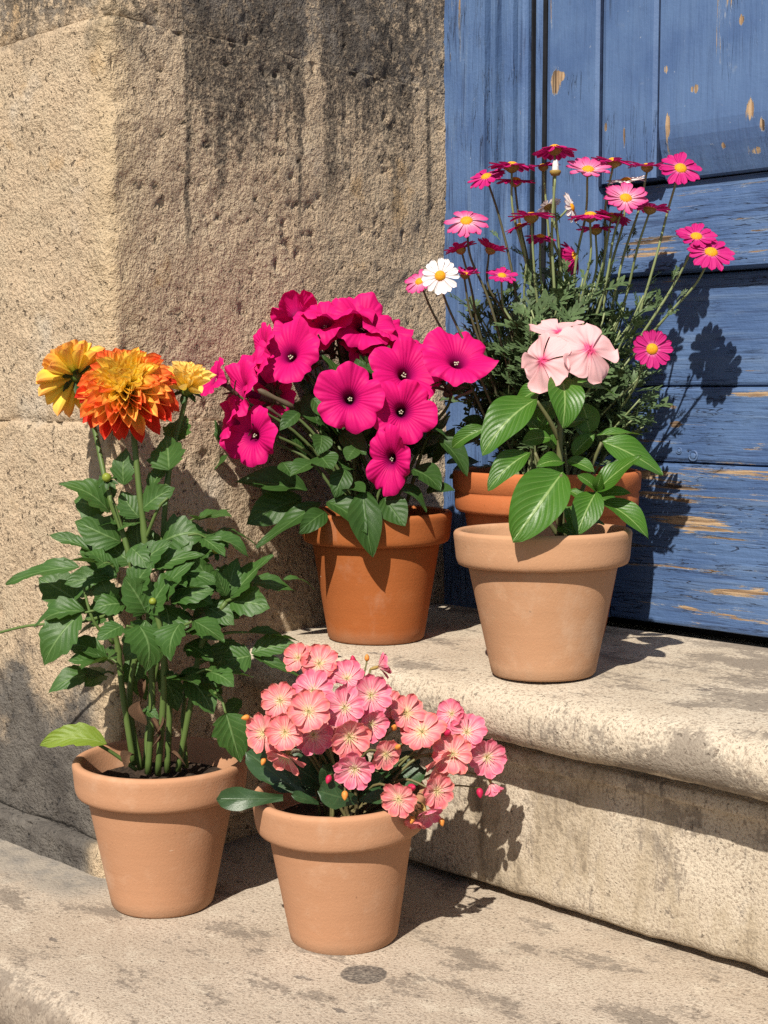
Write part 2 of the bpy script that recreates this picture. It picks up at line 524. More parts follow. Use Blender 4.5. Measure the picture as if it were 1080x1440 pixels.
def basis(y=None, z=None, hint=None):
    """rotation whose Z (or Y) axis follows the given direction"""
    if y is not None:
        y = Vector(y).normalized()
        h = Vector(hint if hint is not None else (0, 0, 1))
        z = h - y * h.dot(y)
        if z.length < 1e-4:
            z = y.orthogonal()
        z.normalize()
        x = y.cross(z)
    else:
        z = Vector(z).normalized()
        h = Vector(hint if hint is not None else (0.13, 0.2, 1))
        y = h - z * h.dot(z)
        if y.length < 1e-3:
            y = z.orthogonal()
        y.normalize()
        x = y.cross(z)
    return Matrix((x, y, z)).transposed().to_4x4()


def TRS(loc, R, sc=(1, 1, 1)):
    return Matrix.Translation(loc) @ R @ Matrix.Diagonal((*sc, 1))


def grid_faces(nu, nv, closed=False):
    f = []
    w = nv
    for i in range(nu - 1):
        for j in range(nv - 1 if not closed else nv):
            j2 = (j + 1) % nv
            f.append((i * w + j, i * w + j2, (i + 1) * w + j2, (i + 1) * w + j))
    return f


def lathe(prof, n=72):
    v = []
    for (r, z) in prof:
        for k in range(n):
            a = 2 * math.pi * k / n
            v.append((r * math.cos(a), r * math.sin(a), z))
    return v, [tuple(reversed(f)) for f in grid_faces(len(prof), n, True)]


def catmull(pts, sub=5):
    pts = [Vector(p) for p in pts]
    if len(pts) < 3:
        return [pts[0].lerp(pts[1], k / sub) for k in range(sub + 1)]
    P = [pts[0] * 2 - pts[1]] + pts + [pts[-1] * 2 - pts[-2]]
    out = []
    for i in range(1, len(P) - 2):
        for k in range(sub):
            t = k / sub
            a, b, c, d = P[i - 1], P[i], P[i + 1], P[i + 2]
            out.append(0.5 * (2 * b + (c - a) * t + (2 * a - 5 * b + 4 * c - d) * t * t + (3 * b - a - 3 * c + d) * t ** 3))
    out.append(pts[-1])
    return out


def tube(pts, r0, r1, n=7, sub=5, knots=()):
    c = catmull(pts, sub)
    v, f = [], []
    m = len(c)
    prev = None
    for i, p in enumerate(c):
        d = (c[min(i + 1, m - 1)] - c[max(i - 1, 0)]).normalized()
        x = d.orthogonal().normalized() if prev is None else (prev - d * prev.dot(d)).normalized()
        prev = x
        y = d.cross(x)
        k = i / (m - 1)
        r = r0 + (r1 - r0) * k
        for kn in knots:
            r *= 1 + 0.45 * math.exp(-((k - kn) / 0.018) ** 2)
        for j in range(n):
            a = 2 * math.pi * j / n
            v.append(p + x * (r * math.cos(a)) + y * (r * math.sin(a)))
    f = grid_faces(m, n, True)
    f.append(tuple(range(n - 1, -1, -1)))
    f.append(tuple(range((m - 1) * n, m * n)))
    return v, f


def blade(ny, nx, hw, zf, xf=None):
    """a leaf or petal along +Y from 0 to 1; hw(y) half width, zf(u, y) height"""
    v, uv = [], []
    for i in range(ny + 1):
        y = i / ny
        for j in range(nx + 1):
            u = -1 + 2 * j / nx
            w = hw(y, u)
            v.append((u * w + (xf(y) if xf else 0), y, zf(u, y)))
            uv.append((u * 0.5 + 0.5, y))
    return v, [tuple(reversed(f)) for f in grid_faces(ny + 1, nx + 1)], uv


def merge(parts_):
    """join (verts, faces, uvs) lists into one"""
    V, F, U = [], [], []
    for v, f, u in parts_:
        o = len(V)
        V += list(v)
        F += [tuple(i + o for i in q) for q in f]
        U += list(u) if u is not None else [(0.5, 0.5)] * len(v)
    return V, F, U


def xform(M, v):
    return [M @ Vector(p) for p in v]


def px(w, Y):
    return w * Y / FPX


def facing(nx, up, toward):
    return Vector((nx, -toward, up)).normalized()


# ------------------------------------------------------------------ the setting
ROOT = Matrix.Rotation(-TH, 4, 'Z')      # turns local (along the door, into it, up) into the world
M_WALL = wall_material()
M_STEP = step_material('worn_step_stone')
M_FLOOR = step_material('worn_landing_stone', True)


def structure(name, me):
    o = part(name, me)
    o.matrix_basis = ROOT
    o['kind'] = 'structure'
    return o


# street far below and behind the camera
g = G('street_paving')
P = g.obj()
c = g.mix(g.noise(P, 3.0, 5), (0.20, 0.175, 0.145), (0.34, 0.30, 0.25))
c = g.mix(g.step(g.noise(P, 120.0, 3), 0.55, 0.7, 0, 0.6), c, (0.10, 0.09, 0.08))
M_STREET = g.finish(c, 0.9, g.bump(g.noise(P, 60.0, 5), 0.5, 0.004), 0.2)
structure('street', mesh('street', [(-80, -120, -0.17), (80, -120, -0.17), (80, 60, -0.17), (-80, 60, -0.17)], [(0, 1, 2, 3)], M_STREET))


def profile_sheet(prof, s_vals, disp, mat, name, caps=True):
    """sweep a (t, z) profile along s; disp(points, normals) returns offsets along the normal"""
    prof = np.array(prof)
    d = np.gradient(prof, axis=0)
    nrm = np.stack([-d[:, 1], d[:, 0]], 1)
    nrm /= np.linalg.norm(nrm, axis=1)[:, None] + 1e-12
    ns, npf = len(s_vals), len(prof)
    S = np.repeat(s_vals, npf)
    pts = np.stack([S, np.tile(prof[:, 0], ns), np.tile(prof[:, 1], ns)], 1)
    N = np.stack([np.zeros(ns * npf), np.tile(nrm[:, 0], ns), np.tile(nrm[:, 1], ns)], 1)
    pts = pts + N * disp(pts)[:, None]
    f = grid_faces(ns, npf)
    if caps:
        f.append(tuple(range(npf)))
        f.append(tuple(range((ns - 1) * npf + npf - 1, (ns - 1) * npf - 1, -1)))
    return mesh(name, pts, f, mat)


def fine_coarse(a, b, c, d, step, far=6):
    return np.concatenate([np.linspace(a, b, far, endpoint=False), np.arange(b, c, step), np.linspace(c, d, far)])


def arc(cx, cy, r, a0, a1, n):
    return [(cx + r * math.cos(math.radians(a0 + (a1 - a0) * k / n)), cy + r * math.sin(math.radians(a0 + (a1 - a0) * k / n))) for k in range(n + 1)]


# lower landing: profile runs from the foot of its front up and back
pr = [(0.628, -0.17), (0.626, -0.10), (0.62, -0.05)] + [(0.615 + 0.0, -0.04)] + arc(0.643, -0.028, 0.028, 180, 90, 6)
pr += [(0.643 + 0.008 * k, 0.0) for k in range(1, 62)] + [(1.2, 0.0), (1.7, 0.0), (1.7, -0.17)]
pr = [(t, z) for t, z in pr]


def d_floor(p):
    e = fbm(p, 7, 3) * 0.0010 + fbm(p, 34, 3) * 0.0006
    e = np.where(p[:, 1] > 1.25, 0, e)
    return e


structure('lower_landing', profile_sheet(pr, fine_coarse(-3.0, -1.5, -0.35, 1.6, 0.006), d_floor, M_FLOOR, 'lower_landing'))

# upper step: riser with a recessed foot, fillet under the nosing, worn round nosing, tread
pr = [(1.30, -0.03), (1.085, -0.03), (1.090, 0.007), (1.066, 0.0075), (1.061, 0.0115)]
pr += [(1.060, 0.012 + 0.008 * k) for k in range(1, 15)]
pr += [(1.0595, 0.1375), (1.052, 0.1400), (1.0505, 0.144), (1.050, 0.153), (1.053, 0.1555), (1.078, 0.1575), (1.080, 0.1665), (1.060, 0.1695), (1.030, 0.1705)]
pr += arc(1.022, 0.1965, 0.0265, 262, 172, 7)
pr += [(0.9962, 0.2045), (0.9985, 0.2115), (1.0035, 0.2175), (1.013, 0.2218), (1.028, 0.2246), (1.05, 0.2262)]
pr += [(1.05 + 0.008 * k, 0.2265 + 0.00002 * k) for k in range(1, 38)] + [(1.356, 0.2262), (1.372, 0.219), (1.39, 0.215), (1.6, 0.215), (1.6, -0.03)]


def d_step(p):
    e = fbm(p, 6, 3) * 0.0012 + fbm(p, 30, 4) * 0.0004
    nose = np.exp(-((p[:, 1] - 1.0) / 0.03) ** 2) * (p[:, 2] > 0.15)
    e += nose * (fbm(p, 11, 3) * 0.0012 + fbm(p, 70, 3) * 0.0006)
    foot = (p[:, 2] < 0.02) * (p[:, 1] < 1.09)
    e += foot * (fbm(p * np.array([1, 0, 0]), 40, 3) * 0.0013)
    ris = (p[:, 2] > 0.015) * (p[:, 2] < 0.135) * (p[:, 1] < 1.08)
    e += ris * (fbm(p, 45, 4) * 0.0006)
    e = np.where((p[:, 1] > 1.34) | (p[:, 2] < -0.01), 0, e)
    return e


structure('upper_step', profile_sheet(pr, fine_coarse(-1.22, -1.2, -0.4, 0.5, 0.005, 3), d_step, M_STEP, 'upper_step'))

# ---- the stone wall: quoin blocks that turn the corner from the street face into the reveal
wall = thing('stone_wall', 'rough tan sandstone wall whose black-streaked corner turns in towards the blue door', 'wall')
wall.matrix_basis = ROOT


def quoin(za, zb, t0, s0, r, chip, name='stone_block', seed=0.0, zstep=0.004, amp=1.0):
    lip = 0.006
    prof = []                               # (s, t, normal)
    for s in np.concatenate([np.linspace(-3.2, -1.55, 10, endpoint=False), np.arange(-1.55, s0 - r - 0.001, 0.004)]):
        prof.append((s, t0, 0, -1))
    for k in range(9):
        a = math.radians(-90 + 90 * k / 8)
        prof.append((s0 - r + r * math.cos(a), t0 + r + r * math.sin(a), math.cos(a), math.sin(a)))
    for t in np.arange(t0 + r + 0.003, 1.39, 0.0036):
        prof.append((s0 - 0.030 * (t - t0 - r), t, 1, 0))
    prof.append((s0 - 0.030 * 0.6, 1.62, 1, 0))
    prof = np.array(prof)
    e_ = np.array([-0.0004, 0.001, 0.002, 0.0035, 0.005])
    zs = np.concatenate([za + e_, np.arange(za + lip + zstep * 0.5, zb - lip - zstep * 0.3, zstep), zb - e_])
    zs = np.array(sorted(zs))
    n = len(prof)
    pts = np.stack([np.tile(prof[:, 0], len(zs)), np.tile(prof[:, 1], len(zs)), np.repeat(zs, n)], 1)
    nr = np.stack([np.tile(prof[:, 2], len(zs)), np.tile(prof[:, 3], len(zs)), np.zeros(n * len(zs))], 1)
    q = pts + seed
    dsp = fbm(pts, 9, 3) * 0.0030 + fbm(q, 45, 4, 0.6) * 0.0013 * amp
    pitn = fbm(q, 95, 3, 0.6)
    dsp -= np.clip(pitn - 0.68, 0, 1) * 0.0085 * amp
    corner = np.exp(-(((pts[:, 0] - s0) / 0.03) ** 2 + ((pts[:, 1] - t0) / 0.03) ** 2))
    dsp -= corner * np.clip(fbm(q, 22, 4) + 0.2, 0, 2) * chip
    edge = np.minimum(pts[:, 2] - za, zb - pts[:, 2])
    edge = np.clip(edge + 0.003 * fbm(q, 30, 3), 0, 1)
    soft = np.where(pts[:, 1] > t0 + 0.06, 0.08, 0.50 if za > 0.1 else 0.8)
    dsp -= soft * lip * np.clip(1 - edge / (lip * 1.4), 0, 1) ** 2
    pts = pts + nr * dsp[:, None]
    # lips that run back into the joint
    back = lambda z: np.stack([prof[:, 0] - prof[:, 2] * 0.05, prof[:, 1] - prof[:, 3] * 0.05, np.full(n, z)], 1)
    allp = np.concatenate([back(za + 0.0005), pts, back(zb - 0.0005)])
    f = grid_faces(len(zs) + 2, n)
    me = mesh(name, allp, f, M_WALL)
    return part(name, me, wall)


S0 = -1.182
quoin(-0.03, 0.030, 0.819, S0 - 0.004, 0.016, 0.010, seed=3.1, amp=1.4)
quoin(0.030, 0.466, 0.834, S0, 0.015, 0.010, seed=0.0)
quoin(0.466, 0.866, 0.836, S0 - 0.002, 0.012, 0.007, seed=11.0)
quoin(0.866, 1.30, 0.843, S0 - 0.003, 0.014, 0.012, seed=5.0, zstep=0.006)
quoin(1.30, 1.80, 0.836, S0, 0.014, 0.008, seed=7.0, zstep=0.02)
quoin(1.80, 2.40, 0.836, S0, 0.014, 0.008, seed=9.0, zstep=0.02)


def box(x0, x1, y0, y1, z0, z1):
    v = [(x, y, z) for z in (z0, z1) for y in (y0, y1) for x in (x0, x1)]
    f = [(0, 2, 3, 1), (4, 5, 7, 6), (0, 1, 5, 4), (2, 6, 7, 3), (0, 4, 6, 2), (1, 3, 7, 5)]
    return v, f


v, f = box(-3.2, S0 - 0.03, 0.868, 1.62, -0.16, 2.4)
part('wall_core', mesh('wall_core', v, f, plain('lime_mortar', (0.22, 0.18, 0.14), 0.95, 90, 0.6, 0.003), smooth=False), wall)

# ---- the door
TD = 1.36


def blobs_px(lst):
    out = []
    for (x, y, rx, ry, st) in lst:
        s, z = on_t(x, y, TD)
        out.append((s, z, rx * 0.00098, ry * 0.00078, st))
    return out


M_PV = paint_material('blue_paint_upright_grain', False, blobs_px([
    (784, 118, 17, 30, 0.56), (947, 178, 5, 18, 0.42), (1062, 155, 7, 20, 0.42), (857, 180, 6, 12, 0.34), (885, 190, 5, 22, 0.36),
    (985, 127, 9, 8, 0.36), (1078, 178, 5, 16, 0.36), (745, 160, 5, 9, 0.3), (946, 100, 5, 10, 0.3), (1050, 30, 5, 10, 0.3), (730, 515, 8, 40, 0.3)]), -0.085)
M_PVS = paint_material('smooth_blue_paint', False, blobs_px([
    (784, 118, 13, 26, 0.60), (792, 108, 10, 8, 0.5), (947, 178, 4, 20, 0.50), (1062, 155, 6, 20, 0.50), (857, 180, 5, 10, 0.42), (885, 190, 4, 22, 0.42), (985, 127, 9, 8, 0.42), (1078, 178, 5, 16, 0.42),
    (943, 100, 4, 9, 0.42), (1050, 30, 5, 9, 0.36), (1022, 205, 8, 6, .42), (1066, 212, 9, 7, .42)]), -0.10, 0.30)
M_PH = paint_material('blue_paint_level_grain', True, blobs_px([
    (1030, 832, 60, 16, 0.34), (990, 752, 90, 20, 0.26), (950, 738, 60, 14, 0.26), (1010, 672, 110, 26, 0.24), (925, 690, 60, 26, 0.24), (1050, 556, 70, 14, 0.32),
    (930, 597, 10, 7, 0.4), (925, 573, 12, 4, 0.36), (1040, 354, 44, 12, 0.34), (900, 352, 46, 40, 0.30), (955, 880, 20, 8, 0.36), (1040, 524, 24, 8, 0.34),
    (985, 706, 100, 10, 0.24), (1060, 700, 40, 14, 0.2), (1005, 300, 60, 10, 0.2), (1045, 310, 30, 8, 0.3), (930, 250, 20, 20, 0.2)]), -0.02)
M_GAP_SHADE = plain('gap_shade', (0.012, 0.013, 0.018), 0.9)  # near-black colour standing in for the shade inside the door's gaps


def sweep_z(prof, z0, z1, name, parent, mat, nz=2, disp=0.0006):
    """closed upright board: (s, t) outline swept from z0 to z1"""
    n = len(prof)
    zs = np.linspace(z0, z1, nz)
    v = [(s, t, z) for z in zs for (s, t) in prof]
    a = np.array(v)
    a[:, 1] += vnoise(a * np.array([60, 1, 5])) * disp
    f = [tuple(reversed(q)) for q in grid_faces(nz, n, True)]
    f.append(tuple(range(n)))
    f.append(tuple(range((nz - 1) * n + n - 1, (nz - 1) * n - 1, -1)))
    return part(name, mesh(name, a, f, mat, smooth=False), parent)


def sweep_s(prof, s0, s1, name, parent, mat, ns=60, disp=0.0007):
    """closed level board: (t, z) outline swept from s0 to s1"""
    n = len(prof)
    ss = np.linspace(s0, s1, ns)
    v = [(s, t, z) for s in ss for (t, z) in prof]
    a = np.array(v)
    off = vnoise(a * np.array([9, 1, 40])) * disp
    a[:, 1] += off
    a[:, 2] += vnoise(a * np.array([14, 1, 3]) + 5) * disp * 0.8
    f = grid_faces(ns, n, True)
    f.append(tuple(range(n - 1, -1, -1)))
    f.append(tuple(range((ns - 1) * n, ns * n)))
    return part(name, mesh(name, a, f, mat, smooth=False), parent)


def bevel_rect(a0, a1, b0, b1, r):
    """outline in (a, b); b0 is the face towards the street, its corners eased"""
    return [(a0, b1), (a0, b0 + r), (a0 + r * 0.3, b0 + r * 0.3), (a0 + r, b0), (a1 - r, b0), (a1 - r * 0.3, b0 + r * 0.3), (a1, b0 + r), (a1, b1)]


frame = thing('door_frame', 'blue painted upright door frame with worn grooves, against the stone reveal', 'door frame')
frame.matrix_basis = ROOT
fl = [(-1.23, 1.46), (-1.23, 1.352), (-1.182, 1.350), (-1.1345, 1.350), (-1.1325, 1.359), (-1.1285, 1.360), (-1.1265, 1.352), (-1.123, 1.347), (-1.115, 1.346), (-1.1125, 1.3565), (-1.1085, 1.3575), (-1.1065, 1.348)]
fl += [(-1.104, 1.345), (-1.098, 1.344), (-1.0855, 1.344), (-1.0835, 1.353), (-1.0805, 1.353), (-1.0790, 1.345), (-1.072, 1.3445), (-1.069, 1.3455), (-1.0665, 1.349), (-1.066, 1.46)]
sweep_z(fl, 0.222, 2.3, 'frame_post', frame, M_PV, nz=120)

M_SEAM_SHADE = plain('seam_shade_blue', (0.024, 0.042, 0.10), 0.55, 70, 0.4, 0.001, 0.6)  # dark blue colour in place of shade along the leaf's seams
for a_, b_, t_s, m_ in ((-1.0655, -1.0632, 1.3530, M_GAP_SHADE), (-1.0632, -1.0525, 1.3590, M_PV), (-1.0525, -1.0470, 1.3580, M_GAP_SHADE)):  # outer two: near-black strips for the gap's shade; middle one: blue wood
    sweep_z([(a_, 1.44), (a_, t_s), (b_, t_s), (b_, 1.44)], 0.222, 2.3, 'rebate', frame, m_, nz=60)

door = thing('wooden_door', 'weathered blue wooden door with peeling paint and level bottom boards', 'door')
door.matrix_basis = ROOT
SR = 0.02      # right edge of the leaf
z_bot = 0.2310
sweep_z([(a, b) for a, b in bevel_rect(-1.0465, -0.9682, 1.355, 1.43, 0.007)], z_bot, 2.25, 'stile', door, M_PVS, nz=110)
sweep_z([(a, b) for a, b in bevel_rect(-0.9658, -0.8886, 1.3520, 1.43, 0.007)], 0.7325, 2.25, 'cover_strip', door, M_PVS, nz=90)
sweep_z([(-0.9690, 1.43), (-0.9690, 1.3550), (-0.9650, 1.3538), (-0.9650, 1.43)], 0.7300, 2.25, 'joint', door, M_SEAM_SHADE, nz=40)  # strip coloured dark to draw the shade of the seam
sweep_z([(-0.8892, 1.43), (-0.8892, 1.3527), (-0.8856, 1.3518), (-0.8856, 1.43)], 0.7330, 2.25, 'joint', door, M_SEAM_SHADE, nz=40)  # same dark strip for the seam shade beside the panel
# upper panel: a recessed field whose foot swells out into a sloping ledge
pan = [(1.43, 0.7305), (1.3675, 0.7290), (1.3655, 0.7310), (1.3640, 0.7345), (1.3590, 0.748), (1.3545, 0.761), (1.3515, 0.772), (1.3500, 0.786), (1.3500, 0.9), (1.350, 2.25), (1.43, 2.25)]
sweep_s(pan[::-1], -0.8855, SR, 'panel', door, M_PVS, ns=70)
rail = [(1.43, 0.6295), (1.377, 0.629), (1.3705, 0.632), (1.370, 0.640), (1.3715, 0.70), (1.374, 0.7275), (1.43, 0.7275)]
sweep_s(rail[::-1], -0.9655, SR, 'rail', door, M_PH, ns=70)


def board(z0, z1, t):
    pr_ = [(1.43, z0), (t + 0.004, z0), (t + 0.0012, z0 + 0.0012), (t, z0 + 0.004), (t + 0.0007, (z0 + z1) / 2), (t, z1 - 0.004), (t + 0.0012, z1 - 0.0012), (t + 0.004, z1), (1.43, z1)]
    sweep_s(pr_[::-1], -0.9655, SR, 'board', door, M_PH, ns=70)


board(z_bot, 0.4163, 1.3870)
board(0.4176, 0.5026, 1.3890)
board(0.5040, 0.6275, 1.3895)
v, f = lathe([(0.0, -0.0006), (0.003, -0.0009), (0.0042, 0.0), (0.0050, -0.0012), (0.0062, -0.0010), (0.0066, 0.0012)], 20)
NAIL = mesh('nail', v, f, M_PH)
for (nx_, ny_, sc_) in ((975, 641, 1.0), (955, 634, .62)):
    sn, zn = on_t(nx_, ny_, 1.389)
    part('nail', NAIL, door, TRS((sn, 1.3888, zn), basis(z=(0, 1, 0)), (sc_, sc_, sc_)))
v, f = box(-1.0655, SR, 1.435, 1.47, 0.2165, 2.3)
part('backing_board', mesh('backing_board', v, f, M_GAP_SHADE, smooth=False), door)  # coloured near-black so the gaps before it look shaded

# ------------------------------------------------------------------ pots
TC_LIGHT = terracotta('light_terracotta', (0.555, 0.290, 0.162), (0.51, 0.258, 0.140), (0.72, 0.47, 0.32))
TC_SAND = terracotta('sandy_terracotta', (0.565, 0.312, 0.176), (0.51, 0.270, 0.145), (0.74, 0.49, 0.32))
TC_DARK = terracotta('burnt_terracotta', (0.43, 0.130, 0.034), (0.37, 0.105, 0.026), (0.50, 0.19, 0.075), 0.015)
TC_RED = terracotta('red_terracotta', (0.55, 0.165, 0.055), (0.50, 0.145, 0.045), (0.60, 0.24, 0.11))
M_SOIL = plain('potting_soil', (0.06, 0.038, 0.024), 0.95, 130, 0.9, 0.006, 0.35)


def make_pot(label, base, h, D, Db, mat, rimh=0.033, tilt=(0, 0), soil=0.80, beads=False):
    t = thing('flower_pot', label, 'flower pot', base, group='terracotta flower pots on the steps')
    t.rotation_euler = (tilt[0], tilt[1], random.uniform(0, 6))
    ro, rb = D / 2, Db / 2
    hr = h - rimh
    rt = ro - 0.0125
    body = [(0.0, 0.0), (rb - 0.006, 0.0), (rb - 0.002, 0.0008), (rb, 0.003)]
    body += [(rb + (rt - rb) * k / 12, 0.003 + (hr + 0.004 - 0.003) * k / 12) for k in range(1, 13)]
    body += [(rt - 0.004, hr + 0.006), (rt - 0.0075, hr + 0.004), (rb - 0.004, 0.012), (0.0, 0.010)]
    v, f = lathe(body, 80)
    part('body', mesh('pot_body', v, f, mat), t)
    ri = rt - 0.0045
    rim = [(rt - 0.002, hr + 0.001), (rt + 0.002, hr - 0.001), (ro - 0.0065, hr - 0.0005), (ro - 0.0042, hr + 0.0008), (ro - 0.0030, hr + 0.0035)]
    if beads:
        rim += [(ro - 0.0022, hr + rimh * 0.42), (ro - 0.0030, hr + rimh * 0.45), (ro - 0.0028, hr + rimh * 0.5), (ro - 0.0008, hr + rimh * 0.54)]
    rim += [(ro - 0.0022 + 0.0022 * k / 5, hr + rimh * (0.2 + 0.68 * k / 5)) for k in range(0, 6)] if not beads else [(ro, hr + rimh * 0.86)]
    rim += [(ro - 0.0004, h - 0.0025), (ro - 0.0016, h - 0.0008), (ro - 0.0035, h), (ro - 0.0062, h - 0.0003), (ro - 0.0082, h - 0.0018), (ro - 0.0092, h - 0.005)]
    rim += [(ri, hr + 0.003), (ri - 0.001, hr - 0.002), (rt - 0.002, hr + 0.001)]
    v, f = lathe(rim, 96)
    part('rim', mesh('pot_rim', v, f, mat), t)
    # soil: a rough disc
    zs = h * soil
    rs = min(rb + (rt - rb) * zs / hr, rt) - 0.0068 if zs < hr else ri - 0.001
    v, f = [], []
    nr, na = 14, 48
    for i in range(nr + 1):
        for k in range(na):
            a = 2 * math.pi * k / na
            r = rs * i / nr
            v.append((r * math.cos(a), r * math.sin(a), 0))
    vv = np.array(v)
    vv[:, 2] = zs + fbm(vv + base.x, 70, 4) * 0.0045 * (np.hypot(vv[:, 0], vv[:, 1]) < rs * 0.97)
    f = grid_faces(nr + 1, na, True)
    part('soil', mesh('soil', vv, f, M_SOIL), t)
    return t


B_DAHLIA = on_z(229, 1268, 0)
B_LEW = on_z(484, 1315, 0)
B_VINCA = on_z(764, 947, 0.227)
B_PET = on_z(529, 897, 0.227)
B_DAISY = Vector((0.178, 1.558, 0.2262))
make_pot('light terracotta pot on the lower landing holding the orange dahlia plant', B_DAHLIA, 0.1445, 0.169, 0.099, TC_LIGHT, soil=0.845)
make_pot('light terracotta pot on the lower landing holding the striped pink lewisia', B_LEW, 0.138, 0.159, 0.099, TC_LIGHT, tilt=(0, math.radians(-2.5)))
make_pot('sandy terracotta pot near the edge of the upper step holding the pale pink periwinkle', B_VINCA, 0.140, 0.170, 0.100, TC_SAND, tilt=(math.radians(1.2), 0), soil=0.82)
make_pot('burnt orange terracotta pot on the upper step holding the magenta petunia', B_PET, 0.141, 0.1665, 0.106, TC_DARK)
make_pot('large red terracotta pot beside the blue door holding the daisy bush', B_DAISY, 0.186, 0.206, 0.13, TC_RED, rimh=0.044, beads=True, soil=0.84)


# ------------------------------------------------------------------ leaf and petal stock
def tooth(y, n, a):
    ph = (y * n) % 1.0
    return 1 + a * (ph - 0.5) * (1 if 0.12 < y < 0.93 else 0)


def leaf_mesh(name, mat, kind, arch=0.12, fold=0.25, twist=0.0, seed=0):
    rnd = random.Random(seed)
    sway = rnd.uniform(-0.07, 0.07)
    wav = rnd.uniform(0.01, 0.03)
    ph0 = rnd.uniform(0, 6)
    if kind == 'toothed':       # dahlia leaflet
        ny, nx = 22, 4
        hw = lambda y, u: 0.5 * (max(0.0, math.sin(math.pi * min(1, y ** 0.72))) ** 0.9 * (1 if y < 1 else 0) + 0.02 * (1 - y)) * (tooth(y, 4.5, 0.26) if abs(u) > 0.9 else 1)
    elif kind == 'spoon':       # lewisia
        ny, nx = 14, 4
        hw = lambda y, u: 0.5 * (0.28 + 0.72 * min(1, y / 0.65) ** 1.6) * math.sqrt(max(0, 1 - max(0, (y - 0.62) / 0.38) ** 2.2))
    elif kind == 'oval':        # periwinkle, blunt with a tiny point
        ny, nx = 16, 6
        hw = lambda y, u: 0.5 * max(0.0, math.sin(math.pi * y ** 0.88)) ** 0.72
    else:                       # petunia, egg shaped
        ny, nx = 14, 6
        hw = lambda y, u: 0.5 * max(0.0, math.sin(math.pi * min(1, y ** 0.80))) ** 0.85 + 0.02 * (1 - y)
    zf = lambda u, y: arch * 4 * y * (1 - y) + fold * abs(u) * hw(y, 0) * (1 - 0.5 * y) + wav * math.sin(9 * y + ph0 + 1.5 * u) * abs(u) + twist * u * y * hw(y, 0)
    v, f, uv = blade(ny, nx, hw, zf, lambda y: sway * math.sin(math.pi * y))
    return mesh(name, v, f, mat, uv)


def stock(name, mat, kind, n=6, arch=(0.03, 0.16), fold=(0.1, 0.45)):
    return [leaf_mesh(name, mat, kind, random.uniform(*arch), random.uniform(*fold), random.uniform(-0.5, 0.5), k * 13 + 1) for k in range(n)]


def put_leaf(plant, me, B, T, w, hint, name='leaf', label=None):
    """leaf from world point B to world point T, width w metres"""
    L = (T - B).length
    R = basis(y=T - B, hint=hint)
    return part(name, me, plant, TRS(B - plant.location, R, (w, L, L)), label)


def put_stem(plant, pts, r0, r1, mat, name='stem', n=7, sub=6, knots=()):
    o = plant.location
    v, f = tube([Vector(p) - o for p in pts], r0, r1, n, sub, knots)
    return part(name, mesh(name, v, f, mat), plant)


def lvs(plant, stockl, rows, Y0, hint=(0, -0.55, 0.85), dyt=-0.02, wide=1.12, jit=1.0):
    for k, row in enumerate(rows):
        bx, by, tx, ty, w = row[:5]
        yb = row[5] if len(row) > 5 else 0.0
        yt = row[6] if len(row) > 6 else dyt
        h = row[7] if len(row) > 7 else hint
        h = Vector(h) + Vector((random.uniform(-.45, .45), random.uniform(-.3, .3), random.uniform(-.3, .3))) * jit
        B = at(bx, by, Y0 + yb)
        T = at(tx, ty, Y0 + yt)
        put_leaf(plant, random.choice(stockl), B, T, px(w, Y0) * wide, h)


# ================================================================== dahlia
dahlia = thing('dahlia_plant', 'tall dahlia with orange and yellow blooms and dark toothed leaves', 'plant', B_DAHLIA + Vector((0, 0, 0.105)))
YD = B_DAHLIA.y
M_DL = leaf_material('dahlia_leaf', (0.034, 0.096, 0.018), (0.072, 0.165, 0.032), (0.18, 0.30, 0.10), 0.48, 6, 0.8, 0.24, 0.0012, 0.03)
M_DLY = leaf_material('yellowing_dahlia_leaf', (0.16, 0.28, 0.03), (0.26, 0.36, 0.04), (0.34, 0.44, 0.12), 0.5, 6, 0.8, 0.3, 0.0016, 0.03)
M_DS = stem_material('dahlia_stem', (0.085, 0.150, 0.035), (0.155, 0.225, 0.06))
DLS = stock('dahlia_leaf', M_DL, 'toothed', 7)


def base_d():
    a = random.uniform(0, 6.3)
    return B_DAHLIA + Vector((0.022 * math.cos(a), 0.016 * math.sin(a), 0.10))


def dpath(lst):
    return [at(x, y, YD + dy) for (x, y, dy) in lst]


for pts, r0, r1 in [
    ([(208, 1088, -.01), (214, 985, -.012), (210, 870, -.012), (204, 760, -.010), (196, 690, -.010), (186, 590, -.004)], .0046, .0034),
    ([(198, 1082, .0), (182, 985, -.005), (196, 880, -.008), (180, 775, -.01), (152, 690, 0), (134, 608, .022), (116, 545, .03)], .0044, .0028),
    ([(235, 1086, .01), (238, 980, .008), (226, 880, .006), (230, 745, .006), (238, 660, .012), (252, 600, .018), (263, 552, .02)], .0042, .0028),
    ([(188, 1076, -.01), (172, 970, -.016), (165, 905, -.02), (150, 850, -.03)], .0042, .003),
    ([(250, 1084, .0), (268, 990, -.006), (285, 900, -.01), (318, 846, -.012)], .0042, .003),
    ([(222, 1090, -.016), (230, 980, -.03), (228, 900, -.035), (215, 845, -.035)], .0044, .003),
    ([(262, 1080, .012), (258, 1000, .02), (276, 935, .02), (350, 920, .01)], .0034, .0022),
    ([(204, 1080, .01), (215, 960, .02), (236, 880, .02), (256, 800, .015), (268, 760, .01)], .004, .0028),
    ([(192, 1083, -.012), (160, 1060, -.02), (140, 1048, -.028)], .0028, .002),
]:
    put_stem(dahlia, dpath(pts), r0 * 0.74, r1 * 0.84, M_DS, knots=(0.3, 0.62))
